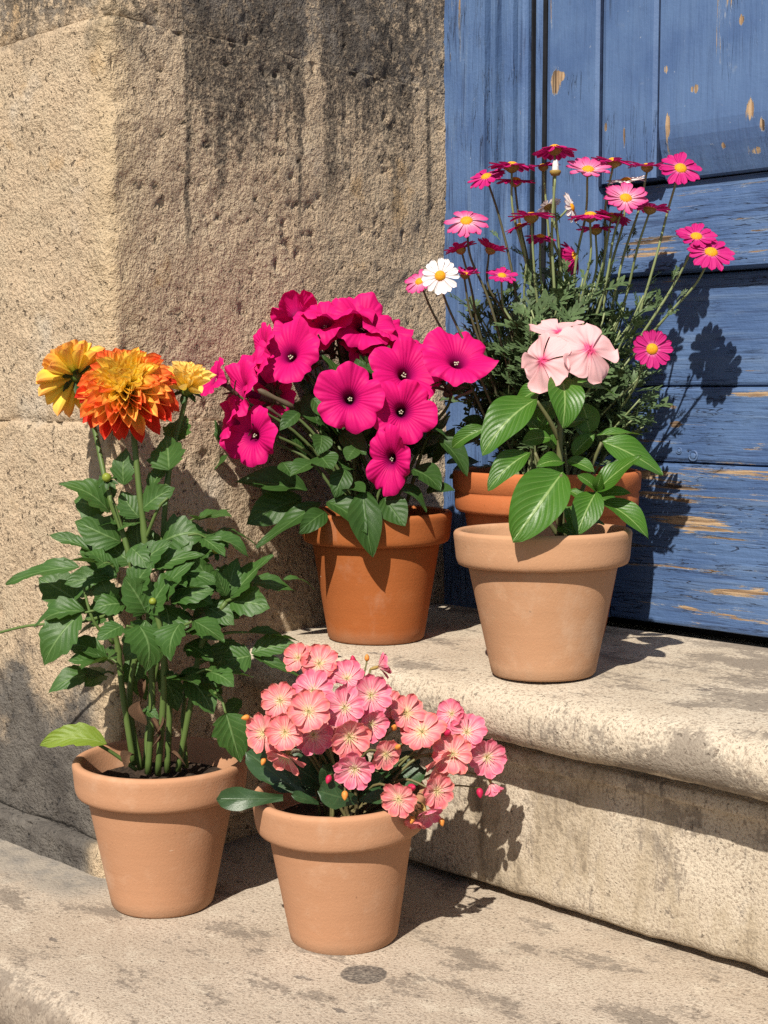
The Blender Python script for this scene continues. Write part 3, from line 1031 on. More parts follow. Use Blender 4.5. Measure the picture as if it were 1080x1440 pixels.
for pts in [[(170, 860, -.01), (110, 875, .0), (40, 880, .01), (-30, 898, .02)], [(178, 772, -.01), (166, 735, -.01), (154, 700, -.012)], [(196, 850, -.02), (150, 855, -.03), (118, 862, -.03)],
            [(212, 900, -.035), (190, 885, -.05), (178, 880, -.055)], [(230, 905, -.035), (250, 885, -.05), (270, 874, -.055)], [(318, 846, -.012), (330, 840, -.015), (345, 828, -.015)],
            [(268, 990, -.006), (305, 975, -.02), (318, 1004, -.03)], [(285, 900, -.01), (320, 890, 0), (348, 889, .005)], [(160, 905, -.02), (130, 870, -.03), (112, 800, -.02)],
            [(240, 660, .012), (248, 640, .015), (252, 622, .018)], [(204, 760, -.01), (222, 716, -.02), (236, 700, -.02)]]:
    put_stem(dahlia, dpath(pts), .0019, .0012, M_DS, 'leaf_stalk', 6)

rows = [
    (155, 721, 83, 680, 40, 0, -.012), (150, 715, 104, 704, 42, .012, .012), (170, 762, 105, 733, 40, 0, 0), (132, 775, 66, 752, 18, .01, .015), (167, 803, 112, 780, 30, -.01, -.02),
    (165, 810, 90, 822, 28, -.02, -.03), (112, 797, 8, 822, 26, -.02, -.01), (110, 845, 54, 812, 50, .0, .01), (120, 860, 48, 882, 36, -.03, -.03), (114, 862, 62, 936, 44, -.035, -.045),
    (172, 880, 136, 900, 32, -.055, -.07), (196, 880, 206, 944, 60, -.05, -.065), (254, 876, 240, 930, 46, -.05, -.065), (272, 873, 316, 903, 36, -.055, -.065),
    (318, 1003, 338, 1072, 54, -.03, -.045), (353, 922, 312, 928, 40, .0, -.01), (353, 919, 418, 908, 28, .005, .01), (354, 922, 432, 958, 17, .005, .0),
    (348, 890, 420, 902, 24, .005, .015), (324, 842, 384, 780, 42, -.012, -.012), (324, 846, 380, 856, 38, -.012, -.025), (322, 838, 334, 784, 24, -.012, -.006), (296, 826, 274, 780, 28, -.014, -.02),
    (318, 838, 304, 800, 18, -.014, -.02), (346, 820, 416, 832, 28, .01, .02), (398, 815, 442, 829, 16, .02, .025), (302, 828, 238, 842, 26, -.015, -.03), (200, 716, 247, 686, 30, -.012, -.018),
    (174, 682, 178, 630, 28, -.006, .0), (244, 622, 262, 584, 44, .02, .03), (190, 798, 242, 760, 34, -.02, -.025), (228, 768, 286, 742, 50, .006, .006),
    (212, 796, 288, 780, 28, -.02, -.02), (224, 846, 274, 790, 32, -.03, -.03), (240, 846, 302, 830, 30, -.03, -.04), (206, 862, 174, 812, 46, -.03, -.04), (160, 850, 142, 810, 32, -.02, -.02),
    (150, 790, 118, 752, 36, .01, .02), (186, 792, 150, 760, 34, .005, .01), (205, 790, 196, 722, 46, .01, .015), (220, 800, 214, 745, 40, .014, .02), (196, 728, 170, 690, 30, .0, .005),
    (250, 838, 300, 850, 40, -.02, -.03), (232, 850, 236, 905, 46, -.02, -.04), (176, 850, 130, 858, 38, -.025, -.035), (205, 872, 176, 930, 38, -.03, -.04), (290, 872, 330, 862, 34, .0, .0),
    (280, 940, 310, 985, 34, .0, -.02), (262, 950, 300, 1004, 38, -.01, -.02), (222, 942, 250, 1000, 30, .0, .0), (180, 925, 206, 985, 26, .01, .01), (262, 905, 300, 930, 36, -.01, -.02), (310, 870, 350, 842, 36, .0, .01),
    (208, 862, 240, 812, 40, -.03, -.035), (186, 830, 214, 790, 36, -.025, -.03), (268, 800, 292, 752, 36, .01, .015), (272, 790, 312, 770, 32, .01, .01), (150, 872, 96, 905, 30, -.01, .0),
    (128, 858, 66, 852, 30, .02, .03), (340, 985, 316, 1010, 22, .01, .01), (330, 900, 300, 950, 34, .02, .02), (212, 690, 240, 655, 22, .01, .015), (200, 1000, 224, 1012, 16, -.01, -.02), (170, 742, 130, 742, 34, .012, .015),
    (160, 700, 140, 668, 20, .004, .006), (184, 770, 210, 800, 28, -.015, -.03), (300, 830, 345, 800, 34, .0, .0), (282, 850, 330, 880, 30, -.01, -.02), (152, 830, 100, 850, 34, -.005, -.01),
]
lvs(dahlia, DLS, rows, YD, (0, -0.62, 0.75), wide=1.2)
lvs(dahlia, DLS, [(238, 661, 234, 612, 56, -.01, .0, (0.1, -1, 0.3)), (228, 762, 290, 748, 52, .0, .0, (0, -1, .2))], YD)
put_leaf(dahlia, leaf_mesh('yellowing_leaf', M_DLY, 'toothed', 0.14, 0.2, 0.3, 5), at(150, 1046, YD - .028), at(56, 1048, YD - .03), px(34, YD), (0, -.55, .85), label='yellow-green toothed leaf reaching over the pot rim')
M_DRY = plain('withered_leaf', (0.20, 0.11, 0.06), 0.9, 90, 0.5, 0.002, 0.5)
for (x, y, tx, ty) in [(200, 985, 206, 1020), (214, 1010, 226, 1040), (226, 1005, 216, 1035), (240, 1060, 262, 1078), (190, 1062, 176, 1080), (204, 955, 198, 985), (222, 1030, 212, 1052)]:
    put_leaf(dahlia, leaf_mesh('dry_leaf', M_DRY, 'egg', 0.3, 0.8, 1.2, x), at(x, y, YD - .02), at(tx, ty, YD - .03), px(9, YD), (random.uniform(-1, 1), -.6, .5), 'withered_leaf')

for k in range(17):
    hx = random.uniform(150, 285)
    hy = random.uniform(735, 965)
    a = math.radians(random.uniform(-35, 215))
    node = at(hx, hy, YD + random.uniform(-.05, .03))
    out = Vector((math.cos(a) if abs(hx - 215) < 40 else math.copysign(1, hx - 215) * abs(math.cos(a)), -math.sin(a) * 0.6, random.uniform(-.25, .5))).normalized()
    Lr = random.uniform(.012, .024)
    tip = node + out * Lr
    put_stem(dahlia, [node, node.lerp(tip, .5) + Vector((0, 0, .003)), tip], .0013, .0009, M_DS, 'leaf_stalk', 5, 3)
    side = out.cross(Vector((0, 0, 1))).normalized()
    up = Vector((random.uniform(-.3, .3), -.35, 1))
    put_leaf(dahlia, random.choice(DLS), tip, tip + (out + Vector((0, 0, -.25))) * random.uniform(.036, .052), random.uniform(.021, .029), up)
    for sd in (-1, 1):
        b = tip - out * Lr * 0.25
        put_leaf(dahlia, random.choice(DLS), b, b + (out * .65 + side * sd * .75 + Vector((0, 0, random.uniform(-.35, .1)))) * random.uniform(.028, .040), random.uniform(.017, .023), up)


def gpetal(kind, stops, trans=0.30):
    return petal_material('dahlia_petal_' + kind, stops, None, 4, rough=0.6, trans=trans, edge=None, var=0.3)


Yel, Ora, Red = (0.93, 0.62, 0.05), (0.88, 0.26, 0.022), (0.74, 0.060, 0.018)
M_DP = [gpetal('inner', [(0.0, (1.0, 0.82, 0.12)), (0.80, (1.0, 0.76, 0.12)), (1.0, (0.98, 0.60, 0.10))]),
        gpetal('middle', [(0.0, (1.0, 0.78, 0.11)), (0.55, (1.0, 0.70, 0.12)), (0.80, (0.97, 0.36, 0.08)), (1.0, (0.92, 0.16, 0.05))]),
        gpetal('outer', [(0.0, (0.98, 0.60, 0.08)), (0.35, (0.94, 0.28, 0.05)), (0.7, (0.88, 0.10, 0.035)), (1.0, (0.80, 0.050, 0.03))]),
        gpetal('yellow', [(0.0, (0.34, 0.40, 0.03)), (0.30, (0.86, 0.68, 0.07)), (0.7, (0.98, 0.68, 0.09)), (1.0, (0.96, 0.42, 0.10))]),
        gpetal('bud', [(0.0, (0.62, 0.54, 0.05)), (0.4, (0.98, 0.72, 0.10)), (1.0, (0.98, 0.68, 0.20))])]
dp_hw = lambda y, u: 0.5 * (0.35 + 0.65 * min(1, y / 0.6)) * max(0.0, 1 - max(0.0, (y - 0.58) / 0.42) ** 2.0) ** 0.62


def dahlia_petals(m, n=3):
    out = []
    for k in range(n):
        cup = 0.34 + 0.12 * k
        v, f, uv = blade(9, 4, dp_hw, lambda u, y: cup * (u * u) * dp_hw(y, 0) * (1.2 - 0.2 * y) + (0.10 + 0.05 * k) * y * y)
        out.append(mesh('petal', v, f, m, uv))
    return out


DPM = [dahlia_petals(m) for m in M_DP]
v, f = lathe([(0.0, 0.006), (0.004, 0.0055), (0.0075, 0.002), (0.008, -0.002), (0.005, -0.007), (0.0022, -0.010), (0.0, -0.010)], 14)
ME_DCORE = mesh('dahlia_core', v, f, plain('dahlia_calyx', (0.13, 0.19, 0.03), 0.6))


def dahlia_head(c, n, R, N, amin, amax, mats, label, back=False, width=0.0185):
    o = part('flower', ME_DCORE, dahlia, TRS(c - dahlia.location, basis(z=n)), label)
    for i in range(N):
        r = (i + 0.5) / N
        phi = i * 2.39996 + random.uniform(-.12, .12)
        al = math.radians(amin + (amax - amin) * r ** 0.78 + random.uniform(-4, 4))
        L = R * (0.40 + 0.62 * r ** 0.55) * random.uniform(0.92, 1.06)
        dirv = Vector((math.sin(al) * math.cos(phi), math.sin(al) * math.sin(phi), math.cos(al)))
        start = dirv * 0.005 + Vector((0, 0, -0.003 * r))
        hint = Vector((-math.cos(al) * math.cos(phi), -math.cos(al) * math.sin(phi), math.sin(al)))
        if isinstance(mats, int):
            mi = mats
        else:
            k = r + random.uniform(-.10, .10)
            mi = mats[0] if k < 0.40 else mats[1] if k < 0.78 else mats[2]
        part('petal', random.choice(DPM[mi]), o, TRS(start, basis(y=dirv, hint=hint), (width * (0.45 + 0.6 * r ** 0.5) * random.uniform(.9, 1.1), L, L)))
    return o


dahlia_head(at(177, 548, YD - .008), facing(-0.02, 0.62, 0.78), 0.0455, 186, 4, 122, (0, 1, 2), 'big open orange-red bloom with yellow heart', width=0.0135)
hb = dahlia_head(at(106, 527, YD + .03), facing(-0.42, 0.42, -0.70), 0.0365, 80, 35, 122, (3, 3, 3), 'yellow bloom turned away to show its green back', width=0.0135)
hs = dahlia_head(at(263, 546, YD + .02), facing(0.16, 0.85, 0.42), 0.029, 34, 8, 74, 4, 'half-open yellow bloom', width=0.010)
M_SEP = plain('dahlia_sepal', (0.045, 0.10, 0.025), 0.5, 120, 0.2, 0.0006, 0.7)
sv, sf, suv = blade(6, 2, lambda y, u: 0.5 * math.sin(math.pi * (0.15 + 0.85 * y)) ** 0.8 * (1 if y < 1 else 0), lambda u, y: -0.2 * y * y + 0.1 * u * u)
ME_SEP = mesh('sepal', sv, sf, M_SEP, suv)
for o_, rr, th0 in ((hb, 0.017, 112), (hs, 0.012, 98)):
    for k in range(7):
        a = k * 0.9
        al = math.radians(th0 + (k % 2) * 14)
        dv = Vector((math.sin(al) * math.cos(a), math.sin(al) * math.sin(a), math.cos(al)))
        part('sepal', ME_SEP, o_, TRS(dv * 0.004 + Vector((0, 0, -0.004)), basis(y=dv, hint=(0, 0, 1)), (0.0065, rr, rr)))
# round green buds
v, f = lathe([(0.0, 0.0), (0.45, 0.05), (0.88, 0.35), (1.0, 0.8), (0.92, 1.2), (0.6, 1.62), (0.25, 1.8), (0.0, 1.82)], 14)
ME_BUD = mesh('bud', v, f, plain('green_bud', (0.28, 0.34, 0.04), 0.4, 60, 0.2, 0.0005, 0.75))
for (x, y, dy, r, n) in [(152, 676, -.012, .0046, (-.2, .75, .5)), (304, 778, -.012, .0045, (0.1, .9, .3)), (215, 850, -.036, .0036, (0, 1, .2))]:
    o_ = part('bud', ME_BUD, dahlia, TRS(at(x, y, YD + dy) - dahlia.location, basis(z=facing(*n)), (r, r, r)))
    for k in range(5):
        a = k * 1.2566
        dv = Vector((math.cos(a), math.sin(a), -0.25))
        part('sepal', ME_SEP, o_, TRS(dv * 0.3, basis(y=dv, hint=(0, 0, 1)), (1.1, 2.1, 2.1)))

# ================================================================== petunia
petunia = thing('petunia_plant', 'bushy petunia covered in large magenta trumpet flowers', 'plant', B_PET + Vector((0, 0, 0.112)))
YP = B_PET.y
M_PL = leaf_material('petunia_leaf', (0.028, 0.072, 0.015), (0.052, 0.122, 0.025), (0.10, 0.19, 0.055), 0.45, 6, 0.7, 0.22, 0.0014, 0.035, 0.25)
M_PS = stem_material('petunia_stem', (0.085, 0.13, 0.04), (0.13, 0.18, 0.06))
PLS = stock('petunia_leaf', M_PL, 'egg', 6, (0.02, 0.16), (0.05, 0.35))

g = G('petunia_corolla')
u, v_, UV = g.uv()
c = g.ramp(v_, [(0.0, (0.03, 0.002, 0.02)), (0.155, (0.06, 0.002, 0.03)), (0.25, (0.36, 0.003, 0.11)), (0.40, (0.68, 0.007, 0.165)), (1.0, (0.74, 0.011, 0.185))])
for cnt, wd, fc in ((5.0, 0.035, 0.60), (15.0, 0.07, 0.40), (40.0, 0.12, 0.22)):
    w_ = g.ma('ADD', g.ma('MULTIPLY', u, cnt), g.ma('MULTIPLY', g.noise(g.mapv(UV, (30, 3, 1)), 1.0, 2), 0.5))
    pf = g.ma('ABSOLUTE', g.ma('SUBTRACT', g.ma('FRACT', w_), 0.5))
    k = g.ma('MULTIPLY', g.step(pf, wd, wd * 0.3), g.step(v_, 0.90, 0.3))
    c = g.mix(g.ma('MULTIPLY', k, fc), c, (0.33, 0.002, 0.10))
inf = g.add('ShaderNodeObjectInfo').outputs['Random']
c = g.mix(g.ma('MULTIPLY', inf, 0.25), c, (0.62, 0.004, 0.17))
h = g.add('ShaderNodeMath', {0: g.ma('MULTIPLY', u, 6.2832 * 34)}, operation='SINE').outputs[0]
h = g.ma('ADD', h, g.ma('MULTIPLY', g.noise(g.mapv(UV, (60, 6, 1)), 1.0, 2), 1.6))
M_PET = g.finish(c, 0.55, g.bump(h, 0.28, 0.0007), 0.12, 0.30, refl=0.86)


def petunia_mesh(seed):
    rnd = random.Random(seed)
    na, prof = 70, []
    ph = [rnd.uniform(0, 6.28) for _ in range(6)]
    # (radius, depth) from the bottom of the throat to the rim, flower radius 1
    rd = [(0.07, -1.05), (0.09, -0.8), (0.11, -0.58), (0.14, -0.42), (0.21, -0.28), (0.32, -0.175), (0.46, -0.095), (0.60, -0.040), (0.73, -0.008), (0.86, 0.004), (0.95, -0.008), (1.0, -0.035)]
    v, uv = [], []
    for i, (r, d) in enumerate(rd):
        k = max(0.0, (r - 0.25) / 0.75)
        for j in range(na + 1):
            a = 2 * math.pi * j / na
            fold = abs(math.cos(2.5 * a))                       # 0 in the notch between two lobes
            rim = 1 - 0.19 * k * k * (1 - fold) ** 2.4 + 0.018 * k * math.sin(13 * a + ph[0]) + 0.04 * k * math.sin(2 * a + ph[1])
            z = d + k * k * (0.07 * math.sin(5 * a + ph[2]) + 0.075 * math.sin(7 * a + ph[3]) + 0.10 * math.sin(2 * a + ph[4]) + 0.065 * math.sin(3 * a + ph[0])) + 0.045 * k ** 3 * math.sin(16 * a + ph[5])
            z += -0.10 * k * (1 - fold) ** 3
            v.append((r * rim * math.cos(a), r * rim * math.sin(a), z))
            uv.append((j / na, i / (len(rd) - 1) * 0.2 + 0.8 * r))
    return mesh('corolla', v, grid_faces(len(rd), na + 1), M_PET, uv)


PCM = [petunia_mesh(s) for s in (1, 2, 3, 4, 5, 6)]
pv, pf_ = tube([(0, 0, -0.80), (0.02, 0, -1.0), (0.05, 0, -1.25), (0.10, 0, -1.5)], 0.115, 0.10, 8, 4)
parts_ = [(pv, pf_, None)]
for k in range(5):
    a = k * 1.2566
    dv = Vector((math.cos(a), math.sin(a), 0.9))
    M_ = TRS(Vector((0.09, 0, -1.4)) + dv * 0.03, basis(y=dv, hint=(0, 0, 1)), (0.14, 0.6, 0.6))
    parts_.append((xform(M_, sv), sf, None))
pv, pf_, _ = merge(parts_)
ME_PTUBE = mesh('flower_tube', pv, pf_, stem_material('petunia_tube', (0.16, 0.03, 0.06), (0.09, 0.11, 0.04)))
parts_ = []
for k in range(5):
    a = k * 1.2566 + 0.4
    vv, ff = lathe([(0, -1), (0.7, -0.7), (1, 0), (0.7, 0.7), (0, 1)], 6)
    parts_.append((xform(TRS((0.045 * math.cos(a), 0.045 * math.sin(a) - 0.02, -0.34 + 0.03 * (k % 3)), Matrix.Identity(4), (0.024, 0.028, 0.022)), vv), ff, None))
pv, pf_, _ = merge(parts_)
ME_ANTH = mesh('stamens', pv, pf_, plain('pollen', (0.80, 0.74, 0.55), 0.8))


BLOOMS = []


def petunia_flower(x, y, d, n, dy=-0.02, sq=1.0, me=None):
    c = at(x, y, YP + dy)
    R = px(d, YP + dy) / 2 * 1.09
    nn = facing(*n)
    BLOOMS.append(c)
    M_ = TRS(c - petunia.location, basis(z=nn) @ Matrix.Rotation(random.uniform(0, 6.28) if sq == 1.0 else 0.0, 4, 'Z'), (R * sq, R, R))
    o = part('flower', me or random.choice(PCM), petunia, M_)
    part('flower_tube', ME_PTUBE, o)
    part('stamens', ME_ANTH, o)
    tail = c - nn * R * 1.5
    root = B_PET + Vector((random.uniform(-.025, .025), random.uniform(-.02, .02), 0.11))
    mid = root.lerp(tail, 0.55) + Vector((0, 0.0, 0.02))
    put_stem(petunia, [root, mid, tail - nn * 0.012 + Vector((0, 0, -.004)), tail + nn * 0.006], .0021, .0014, M_PS, 'stem', 6)
    return o


for row in [
    (350, 612, 84, (-.42, .12, .86), -.075), (403, 494, 92, (-.30, .42, .80), -.04), (491, 559, 92, (.0, .15, .98), -.085), (572, 520, 98, (.16, .42, .86), -.05), (567, 578, 88, (.12, .12, .98), -.075),
    (546, 648, 92, (-.30, -.12, .9), -.088, 0.66), (645, 500, 98, (.12, .66, .70), -.085), (512, 452, 88, (.18, .60, .74), .0), (476, 434, 100, (-.05, .93, .24), .01), (334, 548, 84, (-.72, .25, .5), -.06, 0.85),
    (414, 438, 66, (-.25, .55, -.6), .03), (364, 488, 66, (-.78, .3, .35), -.03), (297, 530, 58, (-.55, .35, .35), -.085), (548, 485, 84, (.15, .80, .50), .015), (383, 556, 62, (-.2, .3, .9), -.02),
    (520, 478, 80, (.3, .2, .85), .02), (432, 462, 88, (-.1, .6, .75), .02), (350, 522, 74, (-.6, .5, .45), -.045), (598, 492, 70, (.5, .7, .3), .025), (455, 448, 80, (-.15, .75, .55), .0), (318, 590, 60, (-.8, .2, .3), -.07, .8), (540, 455, 76, (.4, .75, .35), .01)]:
    petunia_flower(*row)
# long brownish buds
bv, bf = lathe([(0.0, 0.0), (0.10, 0.02), (0.12, 0.2), (0.09, 0.5), (0.13, 0.8), (0.11, 0.93), (0.0, 1.0)], 9)
ME_PBUD = mesh('bud', bv, bf, stem_material('petunia_bud', (0.13, 0.06, 0.06), (0.15, 0.15, 0.07)))
for (x, y, tx, ty) in [(412, 572, 356, 545), (400, 590, 372, 570), (450, 476, 447, 470), (640, 560, 668, 548)]:
    B, T = at(x, y, YP - .06), at(tx, ty, YP - .075)
    part('bud', ME_PBUD, petunia, TRS(B - petunia.location, basis(z=T - B), ((T - B).length * .55, (T - B).length * .55, (T - B).length * .9)))

rows = [
    (460, 706, 516, 750, 42, -.075, -.10, (0.2, -.8, .6)), (510, 690, 524, 784, 42, -.078, -.10, (.25, -1, .35)), (458, 720, 420, 750, 28, -.07, -.10), (452, 706, 360, 770, 36, -.055, -.075), (432, 690, 330, 678, 40, -.04, -.06),
    (424, 700, 346, 738, 42, -.03, -.055), (616, 616, 657, 670, 34, -.05, -.06), (440, 650, 408, 670, 30, -.08, -.10), (450, 640, 466, 660, 40, -.08, -.10), (486, 660, 470, 700, 30, -.07, -.085), (484, 690, 514, 692, 34, -.07, -.09),
    (452, 612, 447, 640, 28, -.07, -.09), (500, 630, 488, 648, 24, -.07, -.085), (420, 580, 393, 606, 22, -.07, -.085), (505, 516, 528, 528, 24, -.03, -.04), (398, 650, 412, 672, 26, -.08, -.095),
    (560, 680, 600, 720, 40, -.06, -.08), (600, 690, 640, 690, 36, -.04, -.05), (580, 660, 620, 690, 46, -.05, -.06), (620, 640, 640, 600, 22, -.03, -.02), (540, 700, 570, 740, 40, -.07, -.085), (400, 660, 370, 700, 40, -.03, -.03),
    (310, 620, 302, 590, 12, -.03, -.03), (320, 640, 302, 660, 20, -.03, -.03), (650, 590, 690, 612, 30, -.02, -.015), (635, 555, 660, 540, 14, -.03, -.03), (668, 560, 700, 556, 14, -.02, -.02), (560, 540, 545, 560, 20, -.03, -.04),
    (480, 610, 515, 640, 34, -.05, -.07), (530, 610, 560, 640, 34, -.05, -.06), (440, 560, 470, 590, 30, -.05, -.06), (470, 520, 500, 540, 28, -.03, -.04), (600, 600, 640, 630, 32, -.04, -.04),
]
lvs(petunia, PLS, rows, YP, (0, -0.5, 0.85), wide=1.0)
for k in range(125):
    a = random.uniform(0, 2 * math.pi)
    el = random.uniform(-0.25, 1.2)
    rad = random.uniform(0.035, 0.088)
    c = B_PET + Vector((0.0, 0.010, 0.200)) + Vector((math.cos(a) * math.cos(el) * rad, math.sin(a) * math.cos(el) * rad * 0.8, math.sin(el) * rad * 1.2))
    d = (c - (B_PET + Vector((0, 0, 0.15)))).normalized() + Vector((random.uniform(-.5, .5), random.uniform(-.5, .5), random.uniform(-.4, .2)))
    pick, tip, wd = random.choice(PLS), c + d.normalized() * random.uniform(.026, .048), random.uniform(.016, .028)
    if min(min((q - fc).length for fc in BLOOMS) for q in (c, c.lerp(tip, .5), tip)) > 0.027:      # no leaf through a bloom
        put_leaf(petunia, pick, c, tip, wd, (0, -.4, .9))
for k in range(16):
    a = random.uniform(0, 6.28)
    top = B_PET + Vector((math.cos(a) * random.uniform(.03, .09), math.sin(a) * random.uniform(.02, .07), random.uniform(.19, .29)))
    root = B_PET + Vector((random.uniform(-.03, .03), random.uniform(-.03, .03), 0.11))
    put_stem(petunia, [root, root.lerp(top, .5) + Vector((0, 0, .02)), top], .0022, .0013, M_PS, 'stem', 6, 4)

# ================================================================== periwinkle
vinca = thing('periwinkle_plant', 'pale pink periwinkle with glossy green pale-veined leaves', 'plant', B_VINCA + Vector((0, 0, 0.10)))
YV = B_VINCA.y
M_VL = leaf_material('periwinkle_leaf', (0.036, 0.118, 0.010), (0.075, 0.205, 0.018), (0.32, 0.46, 0.15), 0.40, 8, 1.0, 0.25, 0.0010, 0.03, 0.4)
M_VS = stem_material('periwinkle_stem', (0.12, 0.17, 0.05), (0.20, 0.16, 0.09))
VLS = stock('periwinkle_leaf', M_VL, 'oval', 5, (0.04, 0.16), (0.12, 0.35))
v0 = [(790, 760, 0), (789, 700, -.004), (787, 640, -.004), (788, 580, -.008), (790, 532, -.012), (793, 505, -.014)]
put_stem(vinca, [at(x, y, YV + d) for x, y, d in v0], .0036, .0024, M_VS)
for pts in [[(792, 755, .0), (812, 720, -.01), (838, 692, -.03)], [(794, 756, .01), (822, 680, .01), (846, 622, .0)], [(788, 745, -.01), (770, 680, -.02), (752, 636, -.02)], [(786, 755, -.01), (790, 700, -.05), (789, 668, -.07)],
            [(787, 620, -.004), (772, 590, -.015), (755, 564, -.02)], [(798, 756, .0), (804, 735, -.02), (800, 715, -.03)], [(784, 752, .005), (770, 730, .0), (768, 712, .0)]]:
    put_stem(vinca, [at(x, y, YV + d) for x, y, d in pts], .0026, .0016, M_VS, 'stem', 6)
rows = [
    (788, 529, 791, 603, 50, -.02, -.055, (0, -1, .35)), (754, 561, 678, 640, 52, -.02, -.045, (-.35, -.7, .75)), (768, 545, 724, 572, 26, -.01, .005), (791, 664, 721, 762, 66, -.065, -.095, (-.15, -.85, .6)),
    (746, 636, 686, 690, 34, -.03, -.045), (846, 621, 932, 668, 50, -.005, -.01), (839, 692, 902, 641, 38, -.03, -.04, (-.2, -.7, .7)), (838, 692, 811, 752, 40, -.032, -.055, (-.1, -.9, .5)), (847, 706, 912, 758, 40, -.02, -.04),
    (838, 690, 812, 668, 18, -.03, -.04), (838, 613, 904, 612, 17, .01, .01), (830, 610, 818, 566, 34, .015, .02), (792, 650, 754, 656, 22, -.01, -.03), (800, 536, 866, 556, 28, -.01, .0),
    (775, 616, 734, 622, 24, .0, -.005), (838, 698, 888, 694, 22, -.02, -.03), (798, 648, 836, 664, 26, -.01, -.02), (684, 602, 636, 630, 22, .03, .04), (838, 690, 846, 664, 14, -.03, -.045), (806, 640, 836, 610, 26, .01, .01),
    (780, 632, 742, 590, 28, .01, .02), (794, 720, 836, 724, 26, .0, -.01), (788, 738, 812, 756, 28, -.02, -.04), (796, 712, 806, 752, 22, -.03, -.045), (770, 700, 744, 740, 26, .0, .0), (842, 700, 874, 726, 24, .0, .01), (775, 565, 760, 600, 26, .01, .0),
]
rows += [(788, 600, 828, 590, 24, .01, .01), (786, 650, 768, 700, 24, .0, -.02), (792, 690, 766, 718, 22, .01, .0), (800, 690, 824, 706, 20, .0, -.01), (786, 575, 744, 600, 22, .01, .02), (790, 580, 824, 622, 24, .02, .02), (812, 726, 850, 738, 20, .0, .0)]
lvs(vinca, VLS, rows, YV, (0, -0.72, 0.7), wide=1.06, jit=0.3)
for (x, y, d) in [(785, 522, -.01), (800, 526, -.01), (790, 512, -.012), (797, 515, 0)]:
    B = at(x, y, YV + d)
    put_leaf(vinca, random.choice(VLS), B, B + Vector((random.uniform(-.012, .012), -.008, .014)), .007, (0, -1, .3), 'young_leaf')

M_VP = petal_material('periwinkle_petal', [(0.0, (0.70, 0.02, 0.16)), (0.13, (0.76, 0.06, 0.21)), (0.24, (0.77, 0.32, 0.37)), (0.38, (0.82, 0.455, 0.475)), (1.0, (0.82, 0.48, 0.49))], (0.80, 0.57, 0.57), 4, 0.3, 1.2, 0.6, 0.3, var=0.04)
VPM = []
for k in range(3):
    hwv = lambda y, u: 0.5 * (0.16 + 0.84 * min(1, y / 0.7) ** 1.3) * math.sqrt(max(0, 1 - max(0, (y - 0.60) / 0.40) ** 2.3))
    v, f, uv = blade(12, 8, hwv, lambda u, y: -0.10 * k * y * y + 0.06 * u * y + (0.05 - .04 * k) * u * u * y + 0.03 * math.sin(4 * u + 5 * y + k * 2), lambda y: 0.10 * y * y)
    VPM.append(mesh('petal', v, f, M_VP, uv))
v, f = lathe([(0.0, 0.012), (0.05, 0.012), (0.075, 0.0), (0.045, -0.10), (0.04, -0.45), (0.055, -0.62), (0.0, -0.64)], 10)
ME_VEYE = mesh('flower_tube', v, f, [plain('periwinkle_tube', (0.55, 0.60, 0.36), 0.6, 100, 0.1, 0.0004, 0.9), plain('periwinkle_eye', (0.62, 0.02, 0.14), 0.6, 100, 0.1, 0.0004, 0.9)])
for q in ME_VEYE.polygons:
    q.material_index = 1 if q.center.z > -0.05 else 0


def vinca_flower(x, y, d, n, dy, droop=0.0, rot=0.0, flat=None):
    c = at(x, y, YV + dy)
    R = px(d, YV) / 2 * 1.08
    o = part('flower', ME_VEYE, vinca, TRS(c - vinca.location, basis(z=facing(*n)) @ Matrix.Rotation(rot, 4, 'Z'), (R, R, R)))
    for k in range(5):
        a = k * 1.2566 + random.uniform(-.06, .06)
        dv = Vector((math.cos(a), math.sin(a), -droop + random.uniform(-.12, .12)))
        part('petal', random.choice(VPM), o, TRS((0, 0, 0.01 + .004 * k), basis(y=dv, hint=(0.0, 0.0, 1)), (1.0, 1.0, 1.0)))
    tail = c - facing(*n) * R * 0.60
    put_stem(vinca, [tail, at(795, 520, YV - .012)], .0014, .0016, M_VS, 'flower_stalk', 6, 3)


vinca_flower(829, 492, 88, (.34, .34, .85), -.030, 0.22, 0.35)
vinca_flower(762, 508, 82, (-.62, .16, .72), -.030, 0.34, 0.9)
vinca_flower(786, 468, 80, (-.16, .93, .32), .004, -0.26, 0.15)

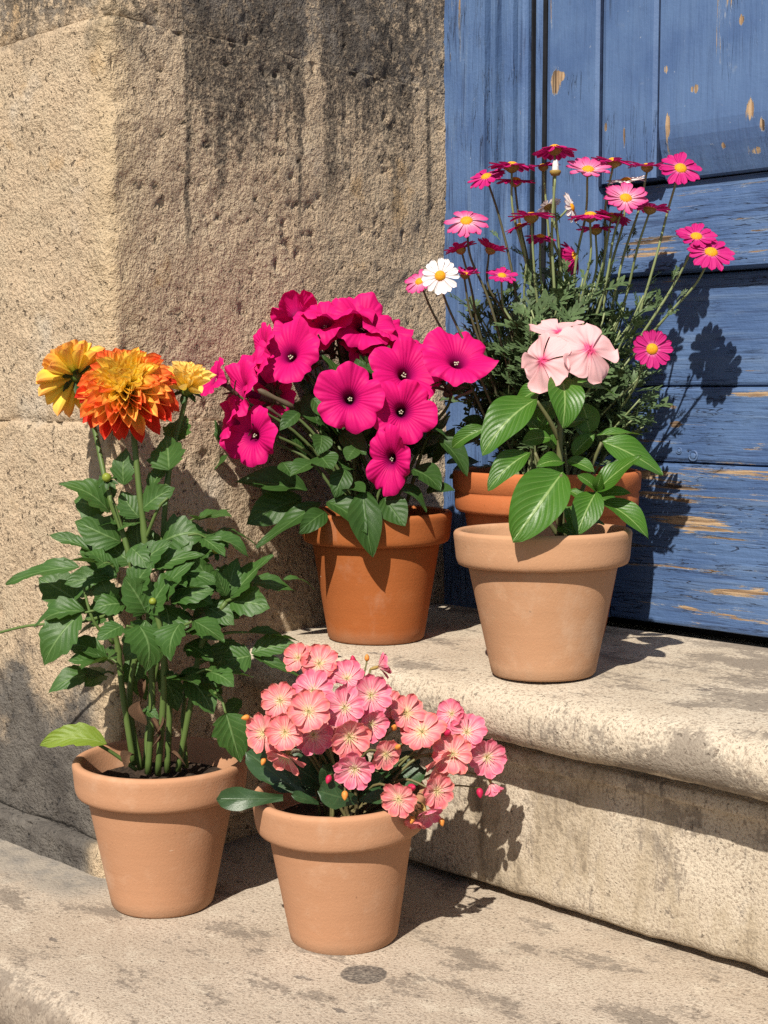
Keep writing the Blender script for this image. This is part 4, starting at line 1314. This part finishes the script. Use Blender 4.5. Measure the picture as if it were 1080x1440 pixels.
# ================================================================== lewisia
lew = thing('lewisia_plant', 'low lewisia with clusters of striped coral-pink flowers spilling right', 'plant', B_LEW + Vector((0, 0, 0.11)))
YL = B_LEW.y
M_LL = leaf_material('lewisia_leaf', (0.022, 0.058, 0.020), (0.042, 0.095, 0.032), (0.07, 0.13, 0.05), 0.40, 3, 0.5, 0.10, 0.0012, 0.05, 0.4, 0.35)
M_LS = stem_material('lewisia_stem', (0.16, 0.22, 0.06), (0.22, 0.12, 0.08))
LLS = stock('lewisia_leaf', M_LL, 'spoon', 4, (0.03, 0.12), (0.1, 0.35))
rows = [
    (398, 1122, 304, 1124, 30, -.045, -.055, (-.05, -.9, .42)), (436, 1126, 346, 1058, 36, -.03, .0, (-.3, -.7, .6)), (503, 1126, 447, 1112, 40, -.065, -.085, (0, -.8, .6)), (505, 1126, 548, 1120, 26, -.06, -.065),
    (448, 1130, 410, 1118, 18, -.06, -.075), (470, 1120, 400, 1068, 40, -.02, -.03), (480, 1120, 440, 1050, 40, -.01, -.02), (490, 1115, 500, 1050, 40, -.01, -.03), (510, 1118, 560, 1070, 40, -.01, -.03), (520, 1120, 600, 1085, 36, .0, -.01),
    (500, 1120, 540, 1098, 34, -.03, -.05), (470, 1122, 455, 1075, 34, -.03, -.05), (450, 1118, 380, 1092, 34, .01, .02), (530, 1115, 590, 1060, 34, .02, .02), (460, 1110, 420, 1060, 36, .02, .04), (520, 1105, 550, 1050, 36, .02, .04), (430, 1112, 366, 1086, 28, -.02, -.01)]
for row in rows:
    put_leaf(lew, random.choice(LLS), at(row[0], row[1], YL + row[5]), at(row[2], row[3], YL + row[6]), px(row[4], YL) * 1.1, row[7] if len(row) > 7 else (random.uniform(-.3, .3), -.7, .7))
PK = (0.86, 0.24, 0.30)
M_LP = [petal_material('coral_petal', [(0.0, (0.78, 0.66, 0.24)), (0.16, (0.78, 0.56, 0.34)), (0.38, (0.76, 0.24, 0.25)), (0.75, (0.74, 0.145, 0.19)), (1.0, (0.78, 0.23, 0.18))], (0.80, 0.58, 0.50), 3, 0.60, 0.85, 0.55, 0.28, (0.78, 0.31, 0.28), 0.12),
        petal_material('rose_petal', [(0.0, (0.78, 0.68, 0.28)), (0.14, (0.78, 0.56, 0.42)), (0.34, (0.76, 0.22, 0.29)), (0.75, (0.72, 0.12, 0.22)), (1.0, (0.76, 0.19, 0.28))], (0.80, 0.60, 0.58), 3, 0.60, 0.85, 0.55, 0.28, (0.78, 0.29, 0.36), 0.12)]
LPM = []
hwl = lambda y, u: 0.5 * (0.22 + 0.78 * min(1, y / 0.72) ** 1.1) * math.sqrt(max(0, 1 - max(0, (y - 0.66) / 0.34) ** 2.4))
for m in M_LP:
    row = []
    for k in range(4):
        cv = (0.02, -0.08, 0.12, -0.18)[k]
        v, f, uv = blade(10, 6, hwl, lambda u, y: cv * y * y + 0.07 * (abs(u) ** 1.5) * y - 0.05 * math.exp(-(u / 0.25) ** 2) * y + 0.02 * math.sin(5 * y + 3 * u + k))
        row.append(mesh('petal', v, f, m, uv))
    LPM.append(row)
# flower heart: calyx below, stamens above
parts_ = []
vv, ff = lathe([(0.0, 0.06), (0.07, 0.05), (0.09, 0.0), (0.12, -0.16), (0.08, -0.42), (0.035, -0.5), (0.0, -0.5)], 9)
parts_.append((vv, ff, None))
ME_LHEART = mesh('calyx', *merge(parts_)[:2], stem_material('lewisia_calyx', (0.36, 0.34, 0.06), (0.45, 0.22, 0.10)))
parts_ = []
for k in range(9):
    a = k * 0.698 + 0.2
    tp = Vector((0.26 * math.cos(a), 0.26 * math.sin(a), 0.30))
    vv, ff = tube([(0, 0, 0.03), tp * 0.6 + Vector((0, 0, .05)), tp], 0.014, 0.010, 4, 2)
    parts_.append((vv, ff, None))
    vv, ff = lathe([(0, -1), (0.8, -0.4), (0.8, 0.4), (0, 1)], 5)
    parts_.append((xform(TRS(tp, Matrix.Identity(4), (0.024, 0.024, 0.034)), vv), ff, None))
ME_LSTAM = mesh('stamens', *merge(parts_)[:2], plain('lewisia_pollen', (0.85, 0.72, 0.38), 0.7, 60, 0.1, 0.0003, 0.9))


def lew_flower(x, y, d, n, dy, npet=9, cup=0.12, sq=1.0):
    c = at(x, y, YL + dy)
    R = px(d, YL + dy) / 2 * 1.17 * random.uniform(.90, 1.08)
    nn = (facing(*n) + Vector((random.uniform(-.22, .22), random.uniform(-.15, .15), random.uniform(-.22, .22)))).normalized()
    cup += random.uniform(-.06, .20)
    o = part('flower', ME_LHEART, lew, TRS(c - lew.location, basis(z=nn) @ Matrix.Rotation(random.uniform(0, 6), 4, 'Z'), (R, R, R)))
    mi = 0 if random.random() < 0.5 else 1
    for k in range(npet):
        a = 2 * math.pi * k / npet + random.uniform(-.08, .08)
        dv = Vector((math.cos(a), math.sin(a), cup + random.uniform(-.10, .10) + (0.10 if k % 2 else 0)))
        L = random.uniform(.92, 1.05)
        part('petal', random.choice(LPM[mi]), o, TRS((0, 0, 0.02 + 0.015 * (k % 2)), basis(y=dv, hint=(0, 0, 1)), (0.615 * 9 / npet * random.uniform(.9, 1.08), L, L)))
    part('stamens', ME_LSTAM, o)
    tail = c - nn * R * 0.45
    return tail


tails = []
for row in [
    (394, 985, 54, (-.20, .30, .92), -.045), (372, 1031, 56, (-.55, .05, .8), -.05), (401, 1030, 56, (-.15, .10, .97), -.07), (434, 1001, 58, (.0, .22, .97), -.075), (441, 1033, 52, (.05, -.1, .97), -.06),
    (484, 995, 56, (.10, .30, .93), -.06), (491, 1036, 56, (.08, .05, .98), -.075), (403, 1062, 50, (-.2, -.60, .72), -.06, 9, .25), (499, 1080, 54, (.0, -.10, .98), -.08), (542, 1060, 46, (.25, .0, .95), -.06, 7),
    (440, 972, 54, (-.1, .55, .80), -.03), (449, 934, 54, (.10, .55, .78), -.005), (420, 926, 42, (-.35, .45, .78), .0), (488, 956, 50, (-.05, .60, .75), -.01, 8, .3), (521, 978, 54, (.35, .35, .85), -.03),
    (521, 1018, 46, (.45, -.1, .82), -.04, 8, .35), (545, 992, 42, (.50, .3, .75), -.01, 8, .3), (571, 1003, 46, (.35, .40, .80), -.01), (594, 1030, 58, (.0, .62, .74), -.02), (636, 1004, 40, (-.35, .35, .8), .02, 8, .3),
    (656, 1030, 54, (.15, .35, .90), .01), (636, 1060, 52, (.10, .15, .97), -.02), (684, 1064, 54, (.35, .05, .92), .01), (617, 1072, 46, (.55, -.25, .70), -.02, 8, .3), (561, 1123, 54, (-.15, -.05, .95), -.075),
    (613, 1112, 52, (.35, .15, .9), -.05, 9, .3), (598, 1140, 50, (.45, -.55, .65), -.055, 8, .4), (531, 938, 44, (.93, .1, -.05), .01, 8, .5), (690, 1100, 40, (.35, -.9, .2), .01, 7, .9), (468, 1010, 48, (.0, .1, .95), -.03), (420, 1005, 46, (-.2, .2, .95), -.02),
    (505, 1012, 48, (.2, .2, .95), -.03), (585, 1150, 34, (-.1, -.9, .4), -.06, 7, .6)]:
    tails.append(lew_flower(*row))
core = B_LEW + Vector((0.0, -0.01, 0.10))
for t_ in tails:
    root = core + Vector((random.uniform(-.02, .02), random.uniform(-.02, .02), 0))
    hub = root.lerp(t_, 0.62) + Vector((0, -.004, 0.022))
    put_stem(lew, [root, hub, t_], .0017, .0010, M_LS, 'stem', 5, 5)
v, f = lathe([(0.0, 0.0), (0.35, 0.08), (0.62, 0.45), (0.66, 0.9), (0.42, 1.5), (0.14, 1.85), (0.0, 1.9)], 9)
ME_LBO = mesh('bud', v, f, plain('orange_bud', (0.82, 0.30, 0.06), 0.5, 80, 0.1, 0.0004, 0.8))
ME_LBC = mesh('bud', v, f, plain('crimson_bud', (0.62, 0.02, 0.09), 0.5, 80, 0.1, 0.0004, 0.7))
for (x, y, n, r, dy, cr) in [(553, 1026, (.2, .6, .6), .0052, -.03, 0), (557, 1052, (.4, .4, .6), .0048, -.06, 0), (485, 1112, (0, -.9, .5), .0055, -.085, 0), (581, 1148, (-.3, -.8, .5), .0045, -.07, 0),
                             (497, 934, (-.1, 1, .1), .0055, 0, 1), (674, 1108, (.1, -.9, .4), .0062, .0, 1), (575, 1108, (.5, .3, .8), .0066, -.07, 1), (464, 1090, (-.3, -.8, .5), .0052, -.08, 1), (627, 1032, (.3, .4, .8), .0064, -.02, 1), (372, 1066, (-.3, -.8, .4), .0045, -.05, 0), (351, 1008, (-.9, -.1, .4), .005, -.045, 0), (516, 930, (0, 1, 0), .0045, .01, 0), (620, 1150, (.2, -.9, .3), .005, -.05, 0)]:
    r *= 0.8
    c = at(x, y, YL + dy)
    part('bud', ME_LBC if cr else ME_LBO, lew, TRS(c - lew.location, basis(z=facing(*n)), (r, r, r)))
    root = core.lerp(c, 0.45) + Vector((0, 0, .012))
    put_stem(lew, [root, root.lerp(c, .6) + Vector((0, 0, .006)), c], .0011, .0008, M_LS, 'stem', 5, 4)

# ================================================================== daisy bush
daisy = thing('daisy_plant', 'tall magenta daisy bush with feathery foliage before the blue door', 'plant', B_DAISY + Vector((0, 0, 0.155)))
YA = 1.50
M_AS = stem_material('daisy_stem', (0.22, 0.28, 0.12), (0.33, 0.38, 0.18))
M_ASD = stem_material('dark_daisy_stem', (0.10, 0.09, 0.05), (0.15, 0.15, 0.08))
M_AL = plain('daisy_foliage', (0.130, 0.205, 0.085), 0.5, 50, 0.2, 0.0006, 0.55, 0.2)
MAG, DRK = (0.50, 0.014, 0.165), (0.44, 0.010, 0.13)
M_AP = {'m': petal_material('magenta_ray', [(0.0, (0.62, 0.16, 0.34)), (0.2, (0.54, 0.026, 0.20)), (1.0, MAG)], (0.40, 0.006, 0.13), 3, 0.5, 1.3, 0.55, 0.25),
        'd': petal_material('wine_ray', [(0.0, (0.52, 0.013, 0.16)), (1.0, DRK)], (0.34, 0.006, 0.10), 3, 0.5, 1.3, 0.55, 0.25),
        'p': petal_material('pink_ray', [(0.0, (0.76, 0.52, 0.58)), (0.35, (0.66, 0.20, 0.35)), (1.0, (0.52, 0.022, 0.18))], (0.70, 0.12, 0.34), 3, 0.5, 1.3, 0.55, 0.25),
        'w': petal_material('white_ray', [(0.0, (0.84, 0.66, 0.68)), (0.2, (0.85, 0.80, 0.78)), (1.0, (0.86, 0.82, 0.81))], (0.80, 0.72, 0.74), 3, 0.4, 1.3, 0.55, 0.25)}
hwa = lambda y, u: 0.5 * (0.42 + 0.58 * min(1, y / 0.62)) * math.sqrt(max(0, 1 - max(0, (y - 0.70) / 0.30) ** 2.2))
APM = {}
for kk, m in M_AP.items():
    APM[kk] = []
    for k in range(3):
        cv = (0.04, -0.10, -0.22)[k]
        v, f, uv = blade(8, 4, hwa, lambda u, y: cv * y * y + 0.05 * u * u + 0.012 * math.cos(u * 7))
        APM[kk].append((v, f, uv, mesh('petal', v, f, m, uv)))
v, f = lathe([(0.0, 0.17), (0.12, 0.16), (0.23, 0.10), (0.29, 0.02), (0.30, -0.04), (0.24, -0.05)], 20)
gd = G('daisy_disc')
Pd = gd.obj()
vo = gd.voro(Pd, 26.0)
cd = gd.mix(gd.step(vo, 0.2, 0.7), (0.86, 0.46, 0.02), (0.72, 0.26, 0.01))
M_DISC = gd.finish(cd, 0.7, gd.bump(vo, -0.8, 0.06), 0.2)
ME_DISC = mesh('disc', v, f, M_DISC)
v, f = lathe([(0.31, -0.02), (0.32, -0.08), (0.27, -0.17), (0.16, -0.26), (0.06, -0.31), (0.0, -0.31)], 18)
ME_CUP = mesh('flower_cup', v, f, plain('daisy_cup', (0.46, 0.30, 0.07), 0.6, 30, 0.3, 0.03, 0.55))
RAYS_LEFT = [288]
STALKS = []


def daisy_flower(x, y, d, n, col, dy=0.0, droop=0.0, root=(770, 640), nray=None, sub=1.0):
    c = at(x, y, YA + dy)
    R = px(d, YA + dy) / 2 * 1.0
    nn = facing(*n)
    o = part('flower', ME_CUP, daisy, TRS(c - daisy.location, basis(z=nn) @ Matrix.Rotation(random.uniform(0, 6), 4, 'Z'), (R, R, R)))
    part('disc', ME_DISC, o)
    nr = nray or random.randint(15, 18)
    mats_ = []
    droop += random.uniform(-.26, .18)
    single = RAYS_LEFT[0] >= nr
    for k in range(nr):
        a = 2 * math.pi * k / nr + random.uniform(-.09, .09)
        dv = Vector((math.cos(a), math.sin(a), -droop + random.uniform(-.16, .12)))
        pick = random.choice(APM[col])
        L = random.uniform(.70, .78)
        M_ = TRS(Vector((math.cos(a) * .26, math.sin(a) * .26, 0.0 + 0.012 * (k % 2))), basis(y=dv, hint=(0, 0, 1)), (random.uniform(.31, .38), L, L))
        if single:
            part('petal', pick[3], o, M_)
        else:
            mats_.append((xform(M_, pick[0]), pick[1], pick[2]))
    if single:
        RAYS_LEFT[0] -= nr
    else:
        V, F, U = merge(mats_)
        part('petals', mesh('petals', V, F, M_AP[col], U), o, kind='stuff')
    tail = c - nn * R * 0.3
    rx, ry = root
    rt = at(rx, ry, B_DAISY.y - 0.02 + random.uniform(-.02, .02))
    mid = tail - nn * 0.02
    k1 = rt.lerp(tail, 0.55) + Vector((0, -0.006, 0))
    if rx > 745:
        STALKS.append((rt, k1, tail))
    put_stem(daisy, [rt, k1 + Vector((random.uniform(-.006, .006), .004, 0)), mid.lerp(k1, .25) + Vector((random.uniform(-.003, .003), 0, 0)), tail], .0016, .0011, M_ASD if col == 'd' and random.random() < .4 or x < 700 else M_AS, 'stem', 6, 6)


for row in [
    (957, 237, 62, (.08, .62, .80), 'm', -.02, 0, (862, 560)), (880, 279, 62, (.05, .68, .72), 'p', -.03, 0, (800, 560)), (827, 239, 64, (.02, .85, .50), 'p', -.02, 0, (800, 540)), (656, 311, 62, (-.10, .72, .66), 'p', -.02, 0, (726, 560)),
    (619, 388, 54, (-.05, .20, .97), 'w', -.045, 0, (722, 640)), (1000, 355, 66, (.05, .72, .68), 'm', -.04, 0, (852, 545)), (979, 333, 60, (.0, .78, .6), 'm', -.02, 0, (852, 545)), (917, 491, 58, (-.05, .18, .98), 'm', -.06, 0, (855, 600)),
    (780, 209, 64, (.0, .985, -.14), 'd', -.01, .12, (800, 520)), (720, 233, 66, (.03, .99, .02), 'd', -.01, .15, (770, 540)), (684, 249, 56, (-.32, .80, .42), 'm', .0, 0, (748, 560)), (725, 254, 58, (.05, .97, .10), 'd', .0, .1, (760, 540)),
    (747, 304, 66, (-.05, .99, .06), 'd', -.025, .1, (775, 560)), (863, 227, 62, (.12, .96, .12), 'd', .0, .0, (820, 540)), (880, 254, 54, (-.10, .92, .26), 'w', .005, 0, (830, 540)), (910, 234, 54, (.0, .97, .12), 'm', .01, -.25, (840, 540)),
    (914, 293, 58, (.20, .96, -.05), 'm', -.01, .0, (835, 560)), (830, 303, 64, (-.02, .98, .12), 'd', -.025, .05, (812, 560)), (861, 304, 54, (.28, .92, -.05), 'd', -.01, .1, (820, 560)), (838, 322, 56, (.0, .98, .04), 'm', .0, .1, (818, 560)),
    (729, 318, 40, (-.35, .85, .1), 'd', .0, .1, (760, 560)), (760, 333, 46, (.05, .9, .3), 'd', .01, .2, (775, 570)), (648, 351, 46, (-.30, .90, -.10), 'd', .0, -.25, (722, 620)), (690, 351, 48, (.35, .88, -.05), 'd', .01, -.3, (735, 580)),
    (590, 396, 46, (-.35, .62, .65), 'p', -.02, 0, (706, 640)), (654, 386, 44, (.1, .92, .22), 'm', -.01, -.25, (724, 640)), (706, 388, 46, (.1, .80, .45), 'm', .0, 0, (740, 560)), (764, 234, 46, (-.05, .95, .15), 'd', .015, .05, (780, 540)),
    (804, 292, 44, (.75, .2, .35), 'w', .0, 0, (800, 560)), (770, 290, 40, (-.4, .82, -.3), 'w', .02, 0, (785, 560)), (808, 362, 56, (.75, .30, .45), 'd', .03, .4, (800, 560))]:
    daisy_flower(*row)
# a closed white bud among the upper flowers
c = at(781, 240, YA - .02)
v, f = lathe([(0, -0.6), (0.45, -0.5), (0.62, -0.2), (0.6, 0.0), (0, 0.0)], 12)
ob = part('bud', mesh('bud_cup', v, f, ME_CUP.materials[0]), daisy, TRS(c - daisy.location, basis(z=(0, 0, 1)), (.0095,) * 3))
for k in range(12):
    a = k * 0.5236
    part('petal', APM['w'][0][3], ob, TRS((.38 * math.cos(a), .38 * math.sin(a), -.1), basis(y=(-.05 * math.cos(a), -.05 * math.sin(a), 1), hint=(-math.cos(a), -math.sin(a), 0)), (.42, 1.0 + .12 * (k % 3), 1.5)))
put_stem(daisy, [at(785, 590, YA + .02), at(780, 420, YA), at(776, 330, YA - .01), c + Vector((0, 0, -.005))], .0018, .0013, M_AS)


def feather(seed, fat=1.45):
    """finely cut leaf along +Y, length 1"""
    rnd = random.Random(seed)
    out = []

    def strip(p, q, w0, w1, bend):
        p, q = Vector(p), Vector(q)
        d = (q - p)
        n = Vector((-d.y, d.x, 0)).normalized()
        m = p.lerp(q, .5) + Vector((0, 0, bend))
        w0, w1 = w0 * fat, w1 * fat
        v = [p + n * w0, p - n * w0, m + n * w1, m - n * w1, q + n * w1 * .5, q - n * w1 * .5]
        out.append((v, [(0, 1, 3, 2), (2, 3, 5, 4)], None))
    strip((0, 0, 0), (rnd.uniform(-.05, .05), 0.55, .06), .022, .03, .02)
    strip((0, .55, .06), (rnd.uniform(-.08, .08), 1, .02), .03, .036, .03)
    for k in range(4):
        y = .34 + .16 * k + rnd.uniform(-.03, .03)
        for sd in (-1, 1):
            L = (.36 - .05 * k) * rnd.uniform(.8, 1.15)
            a = rnd.uniform(.55, .85)
            q = (sd * L * math.sin(a), y + L * math.cos(a), .05 + rnd.uniform(-.02, .09))
            strip((0, y, .05), q, .02, .030, .02)
            if L > .28:
                m_ = Vector((0, y, .05)).lerp(Vector(q), .55)
                strip(m_, m_ + Vector((sd * .13 * rnd.uniform(-.3, .6), .13, .03)), .016, .024, .0)
    return merge(out)


FEA = [feather(s) for s in range(5)]
batch = []
root0 = B_DAISY + Vector((0, 0, 0.15))
shoots = []
for k in range(84):
    X = min(max(random.gauss(782, 66), 665), 900)
    top = at(X, random.uniform(398, 520) + abs(X - 785) * 0.40, YA + (random.uniform(-.055, .05) if X > 710 else random.uniform(.035, .07)))
    shoots.append(top)
for k in range(30):
    X = min(max(random.gauss(790, 70), 660), 905)
    shoots.append(at(X, random.uniform(372, 430) + abs(X - 790) * 0.35, YA + (random.uniform(-.03, .055) if X > 715 else .06)))
for (X, Yp) in [(672, 440), (668, 475), (690, 500), (655, 560), (700, 455), (905, 560), (900, 530), (890, 590), (680, 540), (662, 600), (700, 580), (885, 505), (905, 600), (718, 440), (850, 440), (872, 465), (880, 560), (905, 575), (650, 590), (690, 560)]:
    shoots.append(at(X, Yp, YA + (random.uniform(-.03, .03) if X > 710 else .055)))
stem_rows = []
for top in shoots:
    rt = root0 + Vector((random.uniform(-.03, .03), random.uniform(-.03, .03), 0))
    cpts = [rt, rt.lerp(top, .5) + Vector((random.uniform(-.008, .008), random.uniform(-.008, .008), .01)), top]
    v, f = tube([p - daisy.location for p in cpts], .0017, .0009, 5, 4)
    stem_rows.append((v, f, None))
    cc = catmull(cpts, 8)
    ax = (top - rt).normalized()
    nl = random.randint(7, 11)
    for j in range(nl):
        t = 0.34 + 0.66 * (j + random.random() * .6) / nl
        p = cc[min(int(t * 16), 16)]
        a = random.uniform(0, 6.28)
        side = ax.orthogonal().normalized()
        side = Matrix.Rotation(a, 3, ax) @ side
        dv = (side * random.uniform(.55, 1.0) + ax * random.uniform(.25, .9)).normalized()
        L = random.uniform(.030, .052) * (1.1 - .25 * t)
        batch.append((xform(TRS(p - daisy.location, basis(y=dv, hint=ax + Vector((0, -.3, .2))), (L, L, L)), FEA[j % 5][0]), FEA[j % 5][1], FEA[j % 5][2]))
for (rt, k1, tail) in STALKS:
    cc = catmull([rt, k1, tail], 10)
    for j in range(random.randint(5, 9)):
        q = random.randint(5, 14)
        p = cc[q] - daisy.location
        ax = (cc[q + 1] - cc[q]).normalized()
        side = Matrix.Rotation(random.uniform(0, 6.28), 3, ax) @ ax.orthogonal().normalized()
        dv = (side * random.uniform(.4, .9) + ax * random.uniform(.4, 1.0)).normalized()
        L = random.uniform(.016, .030) * (1.15 - q / 28)
        batch.append((xform(TRS(p, basis(y=dv, hint=ax + Vector((0, -.3, .2))), (L * .8, L, L)), FEA[j % 5][0]), FEA[j % 5][1], FEA[j % 5][2]))
V, F, U = merge(batch)
part('foliage', mesh('foliage', V, F, M_AL, U), daisy, kind='stuff')
V, F, U = merge(stem_rows)
part('shoots', mesh('shoots', V, F, M_AS, U), daisy, kind='stuff')
